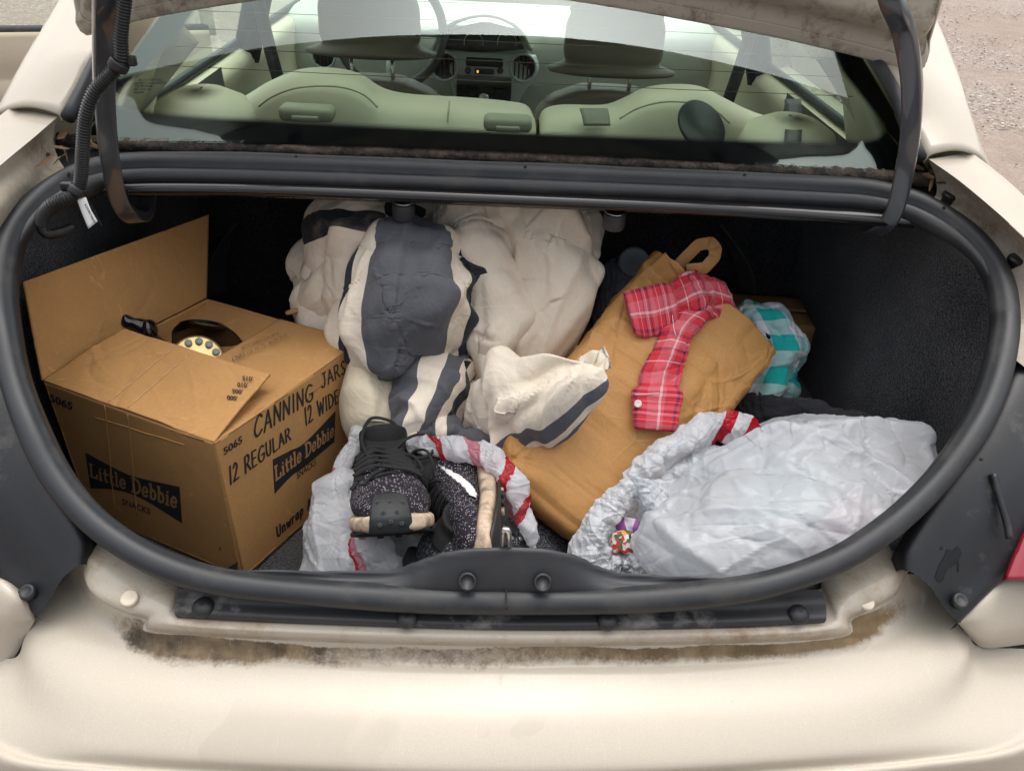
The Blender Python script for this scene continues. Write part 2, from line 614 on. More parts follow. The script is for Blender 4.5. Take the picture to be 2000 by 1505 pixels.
# ================================================================== the setting: gravel ground
def m_gravel():
    t = NT('gravel_ground')
    co = t.coord()
    big = t.noise(.35, co, 5, .6)
    mid = t.noise(3.0, co, 6, .65)
    v = t.new('ShaderNodeTexVoronoi', i_Scale=42.0)
    t.l.new(co, v.inputs['Vector'])
    base = t.ramp(mid, [(.30, (.15, .108, .083)), (.55, (.21, .158, .124)), (.75, (.27, .22, .18))])
    st = t.ramp(v.outputs['Color'], [(.2, (.13, .105, .09)), (.6, (.25, .21, .185)), (.9, (.42, .40, .375))])
    f = t.ramp(big, [(.42, (.15, .15, .15)), (.62, (.75, .75, .75))])
    c = t.mix(f, base, st)
    fine = t.noise(140, co, 3)
    c = t.mix(.25, c, t.ramp(fine, [(.3, (.12, .09, .07)), (.7, (.46, .38, .31))]))
    t.to(c, 'Base Color')
    t.set(Roughness=.93)
    h = t.mathn('ADD', t.mathn('MULTIPLY', v.outputs['Distance'], -.6), mid)
    t.bump(h, .7, .03)
    return t.m
M_gravel = m_gravel()
gx = np.linspace(-1, 1, 41)
GG = np.stack(np.meshgrid(np.sign(gx) * np.abs(gx) ** 3 * 400, np.sign(gx) * np.abs(gx) ** 3 * 400), -1)
G = np.concatenate([GG, np.zeros(GG.shape[:2] + (1,))], -1)
G[..., 1] += 4
G[..., 2] = nz(G, .25) * .04 - .02
ground = gmesh('ground', G, M_gravel, origin=A([0, 0, 0]))
ground['kind'] = 'structure'
# loose stones on the lot beside the car
def pebbles():
    V, F = [], []
    r = np.random.default_rng(3)
    ico = A([(0, 0, 1), (.9, 0, .2), (.28, .85, .15), (-.72, .52, .25), (-.72, -.52, .2), (.28, -.85, .2), (0, 0, -.6)])
    fa = [(0, 1, 2), (0, 2, 3), (0, 3, 4), (0, 4, 5), (0, 5, 1), (6, 2, 1), (6, 3, 2), (6, 4, 3), (6, 5, 4), (6, 1, 5)]
    for k in range(9000):
        y = 3.0 + 12 * r.random() ** 1.3
        x = 1.3 + (y - 2) * .62 * r.random() + r.random() * .8
        if mnoise.noise((x * .55, y * .9, 0)) < .05 + .25 * r.random() - .2:
            continue
        s = .006 + .016 * r.random() ** 2
        a = r.random() * 6.28
        c, q = cos(a), sin(a)
        o = len(V)
        for p in ico:
            p = p * (s * (.7 + .6 * r.random()))
            V.append((x + c * p[0] - q * p[1], y + q * p[0] + c * p[1], p[2] * .7 + .005))
        F += [(o + a_, o + b_, o + c_) for a_, b_, c_ in fa]
    return V, F
t = NT('pebble')
oi = t.new('ShaderNodeNewGeometry')
t.to(t.ramp(oi.outputs['Random Per Island'], [(0, (.22, .18, .15)), (.5, (.34, .29, .25)), (1, (.52, .49, .46))]), 'Base Color')
t.set(Roughness=.9)
V, F = pebbles()
peb = mk('loose_gravel', V, F, t.m, smooth=False, origin=A([4, 7, 0]))
tag(peb, 'loose pale gravel stones scattered over the brown lot', 'gravel', kind='stuff')

# ================================================================== car materials
def m_paint(name, dirt=None):
    t = NT(name)
    co = t.coord()
    base = (.520, .450, .345)
    n = t.noise(2.2, co, 4)
    c = t.ramp(n, [(.3, (.430, .387, .318)), (.7, (.465, .420, .345))])
    fl = t.noise(900, co, 2)
    c = t.mix(.18, c, t.ramp(fl, [(.35, (.30, .265, .21)), (.65, (.58, .525, .435))]))
    rough = t.ramp(t.noise(9, co, 6, .7), [(.35, (.42, .42, .42)), (.7, (.56, .56, .56))])
    t.set(Metallic=.06, Coat_Weight=.34, Coat_Roughness=.06, Specular_IOR_Level=.25)
    if dirt == 'bumper':
        uv = t.sep(t.coord('UV'))
        wob = t.noise(7, co, 8, .7)
        fine = t.noise(85, co, 10, .8)
        # grime in the groove under the lip, thick at the left corner, brown to the right
        wid = t.ramp(uv[0], [(.06, (.35, .35, .35)), (.13, (.66, .66, .66)), (.19, (.62, .62, .62)), (.28, (.42, .42, .42)), (.6, (.44, .44, .44)), (.86, (.52, .52, .52)), (.95, (.75, .75, .75))])
        v = t.mathn('DIVIDE', t.mathn('ADD', uv[1], t.mathn('MULTIPLY', t.mathn('SUBTRACT', wob, .5), .07)), t.mathn('MULTIPLY', wid, 1.7))
        band = t.ramp(v, [(0.0, (0, 0, 0)), (.012, (1, 1, 1)), (.055, (.9, .9, .9)), (.105, (0, 0, 0))])
        sp = t.ramp(fine, [(.28, (.25, .25, .25)), (.52, (1, 1, 1))])
        along = t.ramp(uv[0], [(0.02, (.0, .0, .0)), (.11, (.5, .5, .5)), (.16, (1, 1, 1)), (.26, (.8, .8, .8)), (.36, (.5, .5, .5)), (.5, (.6, .6, .6)), (.8, (.85, .85, .85)), (.9, (.9, .9, .9)), (.97, (.2, .2, .2))])
        edge_ = t.mathn('ADD', t.mathn('MULTIPLY', fine, .75), t.mathn('MULTIPLY', t.noise(260, co, 4, .7), .25))
        f = t.mathn('MULTIPLY', t.mathn('SUBTRACT', t.mathn('MULTIPLY', t.mathn('MULTIPLY', band, along), 1.0), t.mathn('SUBTRACT', edge_, .14)), 3.4, clamp=True)
        f = t.mathn('MULTIPLY', f, .92)
        hue = t.ramp(uv[0], [(.12, (.030, .022, .015)), (.28, (.055, .035, .018)), (.5, (.12, .078, .036)), (.75, (.10, .062, .026)), (.9, (.16, .10, .042))])
        hue = t.mix(t.ramp(t.noise(30, co, 6), [(.4, (0, 0, 0)), (.65, (1, 1, 1))]), hue, (.22, .155, .085))
        c = t.mix(f, c, hue)
        # drying water marks
        w = t.noise(5.5, co, 3, .5, .6)
        wv = t.ramp(uv[1], [(.12, (0, 0, 0)), (.16, (1, 1, 1)), (.24, (1, 1, 1)), (.28, (0, 0, 0))])
        wf = t.mathn('MULTIPLY', t.ramp(w, [(.62, (0, 0, 0)), (.635, (.5, .5, .5))]), wv)
        c = t.mix(wf, c, (.385, .345, .28))
        # speckles of road dirt
        k = t.new('ShaderNodeTexVoronoi', i_Scale=42.0)
        t.l.new(co, k.inputs['Vector'])
        spk = t.ramp(k.outputs['Distance'], [(.018, (1, 1, 1)), (.03, (0, 0, 0))])
        keep = t.ramp(t.sep(k.outputs['Color'])[0], [(.80, (0, 0, 0)), (.82, (.8, .8, .8))])
        c = t.mix(t.mathn('MULTIPLY', spk, keep), c, (.16, .12, .08))
        scr = t.noise(16, t.coord('Object', (6, .6, 1), (0, 0, .4)), 3, .5, 2.5)
        sf = t.ramp(scr, [(.498, (0, 0, 0)), (.5, (.22, .22, .22)), (.502, (0, 0, 0))])
        c = t.mix(sf, c, (.8, .76, .68))
        rough = t.mix(f, rough, (.9, .9, .9))
        t.to(t.mathn('SUBTRACT', .34, t.mathn('MULTIPLY', f, .34)), 'Coat Weight')
        t.to(t.mathn('SUBTRACT', .06, t.mathn('MULTIPLY', f, .06)), 'Metallic')
        t.bump(t.mathn('MULTIPLY', f, fine), .5, .002)
    elif dirt:
        lo, hi, sc_, dc = dirt
        d = t.noise(sc_, co, 9, .72)
        f = t.ramp(d, [(lo, (0, 0, 0)), (hi, (1, 1, 1))])
        fine = t.noise(120, co, 6, .8)
        f = t.mathn('MULTIPLY', f, t.ramp(fine, [(.3, (.2, .2, .2)), (.55, (1, 1, 1))]))
        c = t.mix(f, c, dc)
        rough = t.mix(f, rough, (.92, .92, .92))
        t.to(t.mathn('SUBTRACT', .34, t.mathn('MULTIPLY', f, .34)), 'Coat Weight')
        t.to(t.mathn('SUBTRACT', .06, t.mathn('MULTIPLY', f, .06)), 'Metallic')
    t.to(c, 'Base Color')
    t.to(rough, 'Roughness')
    return t.m
M_paint = m_paint('champagne_paint')
M_bumper = m_paint('champagne_paint_bumper', 'bumper')
M_lip = m_paint('champagne_paint_stained_lip', (.44, .68, 13, (.27, .19, .11)))
M_gutter = m_paint('champagne_paint_dusty', (.40, .66, 9, (.17, .125, .075)))
M_lidin = m_paint('champagne_paint_grimy_edge', (.50, .70, 24, (.13, .095, .06)))
M_rubber = pm('seal_rubber', (.016, .0185, .022), .50, .25, 6, .12, 500, .0006, dust=(.060, .058, .054), dscale=11, dlo=.50, dhi=.82)
M_plast = pm('black_plastic', (.011, .0125, .015), .46, .25, 8, .35, 900, .0006, dust=(.085, .08, .072), dscale=16, dlo=.56, dhi=.72)
M_plate = pm('scuff_plate_plastic', (.020, .021, .024), .45, .25, 8, .35, 900, .0006, dust=(.17, .165, .155), dscale=12, dlo=.57, dhi=.70)
M_trimin = pm('sill_trim_plastic', (.026, .028, .032), .5, .2, 9, .3, 1200, .0005, dust=(.07, .068, .062), dscale=10, dlo=.55, dhi=.85)
M_enamel = pm('black_enamel', (.040, .046, .056), .30, .1, 30, .03, 60, .002, coat=.9, spec=.8)
M_conduit = pm('conduit_plastic', (.011, .012, .013), .38, .2, 30)
M_dark = pm('dark_void', (.006, .006, .007), .8, .2, 10)
M_strip = pm('dusty_rubber_strip', (.028, .024, .021), .9, .5, 60, .9, 220, .003, dust=(.16, .115, .085), dscale=34, dlo=.42, dhi=.72, detail=8)
M_leaf = pm('dead_leaf', (.16, .095, .05), .85, .4, 60, .4, 200, .001)
M_chrome = pm('bright_steel', (.62, .61, .59), .22, .15, 80, metallic=1.0)
M_tag = pm('paper_tag', (.72, .72, .70), .7, .05, 30)
M_ink = pm('black_ink', (.012, .012, .013), .75, .1, 60)
M_lens = NT('tail_lamp_lens').set(Base_Color=(.26, .006, .022, 1), Roughness=.12, Coat_Weight=.6).m
def m_carpet(name, c, hi, s=900):
    t = NT(name)
    co = t.coord()
    a = t.noise(s, co, 2, .6)
    b = t.noise(7, co, 5, .6)
    f = t.mathn('MULTIPLY', t.ramp(a, [(.42, (0, 0, 0)), (.72, (1, 1, 1))]), t.ramp(b, [(.3, (.35, .35, .35)), (.7, (1, 1, 1))]))
    t.to(t.mix(f, c, hi), 'Base Color')
    t.set(Roughness=.95, Specular_IOR_Level=.2, Sheen_Weight=.35, Sheen_Roughness=.45)
    t.bump(t.mathn('ADD', a, t.mathn('MULTIPLY', t.noise(260, co, 3), .8)), .9, .004)
    return t.m
M_carpet = m_carpet('boot_carpet', (.024, .025, .028), (.24, .245, .265), 420)
M_floorc = m_carpet('boot_floor_carpet', (.012, .012, .013), (.11, .11, .11), 520)
def m_leather(name, c, b=.12):
    t = NT(name)
    co = t.coord()
    t.to(t.ramp(t.noise(5, co, 4), [(.3, tuple(x * .92 for x in c)), (.7, tuple(min(1, x * 1.06) for x in c))]), 'Base Color')
    t.set(Roughness=.5, Specular_IOR_Level=.35)
    v = t.new('ShaderNodeTexVoronoi', i_Scale=420.0)
    t.l.new(co, v.inputs['Vector'])
    t.bump(v.outputs['Distance'], b, .001)
    return t.m
M_seat = m_leather('beige_leather', (.74, .69, .53))
M_taupe = m_leather('taupe_seat_back', (.15, .128, .10))
M_mesh = m_leather('seat_mesh_band', (.25, .235, .19), .5)
M_silver = pm('silver_dash_plastic', (.52, .56, .57), .40, .06, 20, metallic=.1)
M_dash = pm('pale_dash_plastic', (.50, .52, .47), .6, .06, 20)
M_headl = pm('headliner_cloth', (.42, .41, .37), .9, .06, 60)
M_thread = pm('seat_stitching', (.50, .48, .38), .8, .1, 60)
M_orange = NT('amber_indicator').set(Base_Color=(.8, .2, .02, 1), Emission_Color=(1, .28, .04, 1), Emission_Strength=1.4).m
def m_glass(name, tint, f0=.9):
    t = NT(name)
    t.n.remove(t.b)
    out = t.n['Material Output']
    tr = t.new('ShaderNodeBsdfTransparent')
    tr.inputs[0].default_value = (*tint, 1)
    gl = t.new('ShaderNodeBsdfGlossy')
    gl.inputs['Roughness'].default_value = .015
    gl.inputs['Color'].default_value = (.84, .95, .95, 1)
    fr = t.new('ShaderNodeFresnel')
    fr.inputs['IOR'].default_value = 1.55
    mp = t.mathn('MULTIPLY', fr.outputs[0], .66, clamp=True)
    mx = t.new('ShaderNodeMixShader')
    t.l.new(mp, mx.inputs[0]); t.l.new(tr.outputs[0], mx.inputs[1]); t.l.new(gl.outputs[0], mx.inputs[2])
    t.l.new(mx.outputs[0], out.inputs[0])
    return t.m
M_glass = m_glass('tinted_rear_glass', (.82, .95, .87))
M_sideg = m_glass('side_glass', (.88, .95, .90))
def m_frit():
    t = NT('ceramic_frit')
    uv = t.sep(t.coord('UV'))
    t.set(Base_Color=(.004, .004, .005, 1), Roughness=.08, Coat_Weight=.0, Specular_IOR_Level=.85)
    # dotted upper fringe: u and v are laid out so that dots are about 2.6 mm
    # rows of dots shrink towards the clear glass
    g = t.new('ShaderNodeCombineXYZ')
    t.l.new(t.mathn('MULTIPLY', uv[0], 1.0), g.inputs[0]); t.l.new(t.mathn('MULTIPLY', uv[1], 1.0), g.inputs[1])
    v = t.new('ShaderNodeTexVoronoi', i_Scale=1.0, i_Randomness=0.0)
    t.l.new(g.outputs[0], v.inputs['Vector'])
    # uv[1] counts dots from the fringe's clear edge: 0..4 are dots
    lim = t.ramp(t.mathn('DIVIDE', uv[1], 5.0), [(0, (.14, .14, .14)), (.9, (.70, .70, .70)), (1.0, (.8, .8, .8))])
    a = t.mathn('LESS_THAN', v.outputs['Distance'], lim)
    t.to(a, 'Alpha')
    return t.m
M_frit = m_frit()

# ================================================================== the car
car = thing('sedan_car', (.025, 2.3, 0), 'champagne gold sedan with its boot lid raised over a loaded trunk', 'car')
def cp(name, *a, **k): pass

# ---- rear bumper: rows traced from the lip down over the ledge
def zr(pts, z): return [uz(x, y, z if np.isscalar(z) else z[i]) for i, (x, y) in enumerate(pts)]
r0 = zr([(160, 1100), (190, 1165), (248, 1198), (288, 1210), (312, 1234), (600, 1252), (1000, 1262), (1400, 1257), (1640, 1243), (1660, 1210), (1695, 1193), (1745, 1165), (1772, 1120)],
        [.705, .70, .695, .69, .684, .684, .684, .684, .684, .69, .695, .70, .705])
r1 = zr([(130, 1112), (172, 1192), (240, 1236), (300, 1256), (345, 1266), (600, 1279), (1000, 1291), (1400, 1286), (1655, 1270), (1705, 1247), (1762, 1215), (1800, 1172), (1815, 1130)], .668)
r2 = zr([(72, 1202), (118, 1247), (200, 1277), (300, 1292), (450, 1303), (700, 1312), (1000, 1318), (1300, 1315), (1550, 1304), (1700, 1288), (1790, 1262), (1842, 1236), (1868, 1215)], .664)
r3 = zr([(48, 1245), (78, 1300), (150, 1345), (260, 1370), (420, 1388), (700, 1402), (1000, 1408), (1300, 1402), (1580, 1386), (1725, 1364), (1820, 1332), (1878, 1290), (1893, 1240)], .655)
r4 = zr([(25, 1285), (38, 1352), (90, 1412), (200, 1450), (400, 1475), (700, 1493), (1000, 1500), (1300, 1492), (1600, 1468), (1750, 1442), (1850, 1402), (1903, 1345), (1917, 1262)], .634)
r5 = zr([(-70, 1270), (-40, 1400), (50, 1470), (200, 1492), (400, 1504), (700, 1516), (1000, 1522), (1300, 1514), (1600, 1497), (1800, 1480), (1960, 1450), (2030, 1380), (2050, 1270)], .616)
r6 = [p + A([-.02 if i < 3 else (.02 if i > 9 else 0), -.012, -.012]) for i, p in enumerate(r5)]
cxc = .025
def outw(p, dx, dy, dz):
    k = (p[0] - cxc) / .6
    return A([p[0] + k * dx, p[1] + dy, p[2] + dz])
r7 = [outw(p, .05, -.006, -.16) for p in r6]
r8 = [outw(p, .03, .05, -.38) for p in r6]
bumper = patch('bumper', [r0, r1, r2, r3, r4, r5, r6, r7, r8], M_bumper, car, nv=130, nu=220, flip=False)
# ---- painted lip of the rear panel with its two ears
l0 = zr([(172, 1088), (238, 1118), (300, 1148), (333, 1180), (358, 1208), (600, 1222), (1000, 1233), (1400, 1229), (1612, 1218), (1634, 1190), (1652, 1160), (1702, 1138), (1764, 1110)],
        [.735, .73, .722, .714, .706, .706, .706, .706, .706, .714, .722, .73, .735])
lm = zr([(158, 1092), (180, 1150), (250, 1186), (296, 1200), (322, 1223), (600, 1240), (1000, 1251), (1400, 1246), (1632, 1232), (1650, 1202), (1690, 1183), (1742, 1155), (1774, 1113)],
        [.725, .72, .714, .708, .700, .700, .700, .700, .700, .708, .714, .72, .725])
lin_ = [p + A([0, .05, -.003]) for p in l0]
patch('rear_panel_lip', [lin_, l0, lm, r0], M_lip, car, nv=26, nu=160)
for (px, py, z) in ((252, 1167, .724), (1692, 1175, .716)):
    c = uz(px, py, z)
    lathe('grommet_hole', c, unit(A([0, -.3, 1])), [(.0095, -.004), (.0095, .0005), (.008, .0012), (.0, .0012)], pm('chipped_primer', (.62, .55, .43), .6, .1, 80), car, 16)
# ---- black scuff plate with push pins under the seal
pl = [zr([(346, 1148), (600, 1160), (1000, 1172), (1400, 1165), (1600, 1150)], .735), zr([(344, 1168), (600, 1182), (1000, 1192), (1400, 1188), (1612, 1172)], .722),
      zr([(340, 1194), (600, 1208), (1000, 1220), (1400, 1214), (1614, 1206)], .717), zr([(346, 1206), (600, 1218), (1000, 1230), (1400, 1226), (1610, 1216)], .708)]
plate = patch('scuff_plate', pl, M_plate, car, nv=18, nu=80)
pnz = unit(A([0, -.35, .94]))
for px, py in ((396, 1184), (795, 1206), (1187, 1210), (1561, 1198)):
    lathe('push_pin', uz(px, py, .7215), pnz, [(.0115, -.004), (.0115, .0005), (.0095, .003), (.005, .0048), (.0, .0052)], M_plast, plate, 20)
# ---- inner sill trim with raised middle
def trow(pts, z): return zr(pts, z)
ti = [trow([(440, 1121), (620, 1124), (760, 1122), (820, 1104), (880, 1086), (960, 1081), (1060, 1083), (1120, 1094), (1180, 1120), (1250, 1130), (1400, 1137), (1510, 1141)],
           [.745, .745, .748, .765, .782, .787, .787, .775, .752, .747, .747, .745]),
      trow([(440, 1124), (620, 1129), (760, 1128), (820, 1112), (880, 1095), (960, 1090), (1060, 1092), (1120, 1103), (1180, 1127), (1250, 1136), (1400, 1141), (1510, 1144)],
           [.747, .748, .752, .772, .787, .791, .791, .78, .756, .75, .749, .746]),
      trow([(440, 1134), (620, 1150), (760, 1156), (820, 1156), (880, 1157), (960, 1158), (1060, 1159), (1120, 1159), (1180, 1158), (1250, 1157), (1400, 1150), (1510, 1146)],
           [.745, .746, .748, .750, .752, .752, .752, .751, .75, .748, .747, .745]),
      trow([(440, 1146), (620, 1162), (760, 1168), (820, 1170), (880, 1172), (960, 1173), (1060, 1173), (1120, 1173), (1180, 1172), (1250, 1170), (1400, 1163), (1510, 1155)], .725)]
ti0 = [p + A([0, .025, -.16]) for p in ti[0]]
tm = patch('sill_trim', [ti0] + ti, M_trimin, car, nv=44, nu=130)
for px, py in ((913, 1135), (1060, 1137)):
    c = uz(px, py, .772)
    n = unit(A([0, -.75, .66]))
    lathe('trim_screw', c, n, [(.0105, -.003), (.0105, .001), (.009, .003), (.0075, .003), (.0072, .0008), (.0, .001)], M_plast, tm, 20)
# striker loop
sp = [uz(981, 1092, .775), uz(982, 1050, .815), uz(984, 1036, .828), uz(988, 1032, .833), uz(992, 1036, .829), uz(994, 1052, .815), uz(994, 1092, .775)]
tube('latch_striker', crom(sp, 30), .0032, M_chrome, car, n=10)
boxo('striker_base', uz(988, 1084, .783), .018, .02, .008, M_plast, car, bevel=.002)

# ---- boot seal
SEAL = [(988, 1172), (800, 1167), (600, 1154), (440, 1136), (330, 1106), (240, 1060), (165, 1000), (105, 925), (62, 840), (26, 740), (6, 640), (-2, 570), (6, 500), (30, 440),
        (75, 388), (130, 350), (190, 326), (270, 316), (400, 316), (600, 321), (1000, 336), (1400, 352), (1600, 362), (1700, 370), (1790, 392), (1865, 432), (1920, 482), (1956, 545),
        (1968, 620), (1958, 700), (1930, 790), (1884, 870), (1822, 948), (1740, 1024), (1640, 1090), (1520, 1134), (1400, 1156), (1200, 1171)]
SL = crom([up(x, y) for x, y in SEAL], 300, closed=True)
pn = unit(A([0, -.42, .9]))
bulb = A([(-.014, -.010), (-.006, -.0148), (.002, -.0152), (.008, -.0125), (.0115, -.007), (.0125, -.001), (.0112, .005), (.0078, .0095), (.0030, .0122), (.0022, .0136), (-.002, .0155), (-.016, .0155), (-.018, .012), (-.018, -.004)])
flange = A([(.000, .0140), (.0030, .0165), (.0035, .020), (.0022, .0235), (.000, .029), (-.004, .0315), (-.018, .0318), (-.020, .029), (-.010, .0225), (-.006, .014)])
wv = 1 + .05 * np.sin(np.arange(300) * .23) * np.sin(np.arange(300) * .071)
seal = sweep('boot_seal', SL, bulb, M_rubber, car, closed=True, fixed_up=pn, scale=wv)
tops = [i for i in range(300) if SL[i][1] > .93]
i0 = tops[0]
sweep('seal_flange', SL[tops], flange, M_rubber, seal, fixed_up=pn, scale=np.interp(np.arange(len(tops)), [0, 14, len(tops) - 15, len(tops) - 1], [.45, 1, 1, .45]))
# seam where the two ends of the seal meet
boxo('seal_joint', up(988, 1172) + A([0, -.010, .0135]), .0016, .024, .004, M_dark, seal)
for px, py in ((582, 318), (1025, 337), (1450, 353), (142, 352), (1836, 416), (1905, 905)):
    q = up(px, py) + pn * .012
    lathe('vent_hole', q, unit(CAM - q), [(.0022, -.002), (.0022, .003), (0, .003)], M_dark, seal, 10)

# painted edge below the seal along the parcel shelf
e0 = [up(x, y, -.016) + A([0, .0, 0]) for x, y in ((200, 362), (500, 364), (1000, 384), (1400, 402), (1790, 428))]
e1 = [p + A([0, -.003, -.013]) for p in e0]
e2 = [p + A([0, .020, -.022]) for p in e0]
patch('parcel_shelf_edge', [[p + A([0, .02, .004]) for p in e0], e0, e1, e2, [p + A([0, .10, -.055]) for p in e0]], pm('shelf_edge_black', (.008, .008, .009), .22, .1, 30, coat=.3), car, nv=24, nu=60)

# ---- boot liner: from the seal's inner edge out under it, then down to the floor
Ti = unit(np.roll(SL, -1, 0) - np.roll(SL, 1, 0))
Bi = unit(np.cross(Ti, pn[None]))
start = max(i for i in range(300) if SL[i][0] < 0 and SL[i][1] < 1.05)
seq = [(start - k) % 300 for k in range(300)]
seq = [i for i in seq if SL[i][1] < 1.05]
Q0, Bq = SL[seq], Bi[seq]
Q0f = Q0.copy(); Q0f[:, 2] = 0
outv = -Bq * A([1, 1, 0])
rear = np.clip((.80 - Q0[:, 1]) / .15, 0, 1)[:, None]          # 1 at the sill, 0 along the sides
def lrow_(out_side, out_rear, z=None, dz=0.0):
    R = Q0 + outv * (out_side * (1 - rear) + out_rear * rear)
    R[:, 2] = (Q0[:, 2] + dz) if z is None else z
    return R
def arch(R, amt):
    w = np.exp(-((R[:, 1] - 1.18) / .22) ** 2) * (np.abs(R[:, 0]) > .42)
    R[:, 0] -= np.sign(R[:, 0] - cxc) * amt * w
    return R
R0 = Q0 + Bq * .010 - A([0, 0, .018])
R1 = lrow_(.030, -.030, dz=-.045)
R2 = lrow_(.085, -.035, dz=-.12)
R2[:, 2] = np.maximum(R2[:, 2], .64)
R3 = lrow_(.10, -.040, z=.60)
R4 = lrow_(.08, -.045, z=.472)
# run both ends forward to the seat back
def fw(R, zend):
    def tail(p, q):
        return [A([p[0] + (cxc + np.sign(p[0] - cxc) * .70 - p[0]) * f, y, p[2] + (zend - p[2]) * f]) for y, f in ((1.16, .75), (1.30, 1.0), (1.55, 1.0), (2.0, 1.0))]
    return np.vstack([tail(R[0], R[1])[::-1], R, tail(R[-1], R[-2])])
RR = [fw(R, z) for R, z in ((R0, .98), (R1, .95), (R2, .85), (R3, .62), (R4, .47))]
for R, am in zip(RR[2:], (.0, .02, .02)):
    w = np.exp(-((R[:, 1] - 1.42) / .22) ** 2) * (np.abs(R[:, 0]) > .42) * (R[:, 1] > 1.05)
    R[:, 0] -= np.sign(R[:, 0] - cxc) * am * w
Gl = rows_grid(RR, 70, 320)
nl = gnormals(Gl, False)
fade = np.clip(np.arange(70) / 14, 0, 1)[:, None]
d = nz(Gl, 5, 3) * .016 + nz(Gl, 13, 8) * .005
fa, fb = uy(1540, 800, 1.12), uy(1770, 650, 1.0)               # stretched fold over the right wheel arch
ab = fb - fa
tt_ = np.clip(((Gl - fa) @ ab) / (ab @ ab), 0, 1)
dist = np.linalg.norm(Gl - fa - tt_[..., None] * ab, axis=-1)
d = d - .03 * np.exp(-(dist / .05) ** 2)
gmesh('side_liner', Gl + nl * (d * fade)[..., None], M_carpet, car)
G = rows_grid([[A([x, y, .48]) for x in (-.75, -.3, .1, .5, .8)] for y in (.60, .9, 1.2, 1.5, 1.95)], 60, 60)
G[..., 2] += nz(G, 9) * .006
gmesh('boot_floor', G, M_floorc, car, flip=False)
patch('seat_back_panel', [[A([x, 1.62 + .25 * (z - .47), z]) for x in (-.8, 0, .8)] for z in (.47, .7, .885)], M_carpet, car, nv=12, nu=20)
patch('parcel_shelf', [[A([x, y, z]) for x in (-.66, 0, .71)] for y, z in ((1.17, .992), (1.26, .962), (1.5, .922), (1.80, .90))], M_carpet, car, nv=8, nu=8, thick=.02)
# grey plastic arch trims deep in the boot
for pts in ([(1395, 430), (1412, 470), (1432, 520), (1440, 575)], [(470, 425), (452, 470), (440, 520), (446, 572)]):
    sgn = 1 if pts[0][0] > 1000 else -1
    a = [uy(x, y, 1.5) for x, y in pts]
    w = [.004, .022, .034, .036]
    b = [p + A([sgn * ww, -.03, 0]) for p, ww in zip(a, w)]
    patch('arch_trim', [a, b], pm('grey_trim', (.05, .05, .05), .6), car, nv=6, nu=16, thick=.006)
# the two round stops that hang under the shelf edge
for px, py in ((788, 408), (1200, 428)):
    c = uy(px, py, 1.145)
    st = lathe('shelf_stop', c, (0, -.12, 1), [(.0, -.014), (.0165, -.014), (.0175, -.012), (.0175, .010), (.0165, .012), (.0, .012)], pm('soft_grey_rubber', (.045, .046, .05), .5), car, 24)
    lathe('stop_rim', c + A([0, 0, .0125]), (0, -.12, 1), [(.015, 0), (.0168, .0008), (.0155, .002), (.012, .0025), (0, .0025)], M_chrome, st, 24)
    tube('stop_bracket', crom([c + A([-.012, 0, .013]), c + A([-.009, .004, .028]), c + A([0, .01, .036]), c + A([.009, .004, .028]), c + A([.012, 0, .013])], 20), .0025, M_enamel, st, n=8)

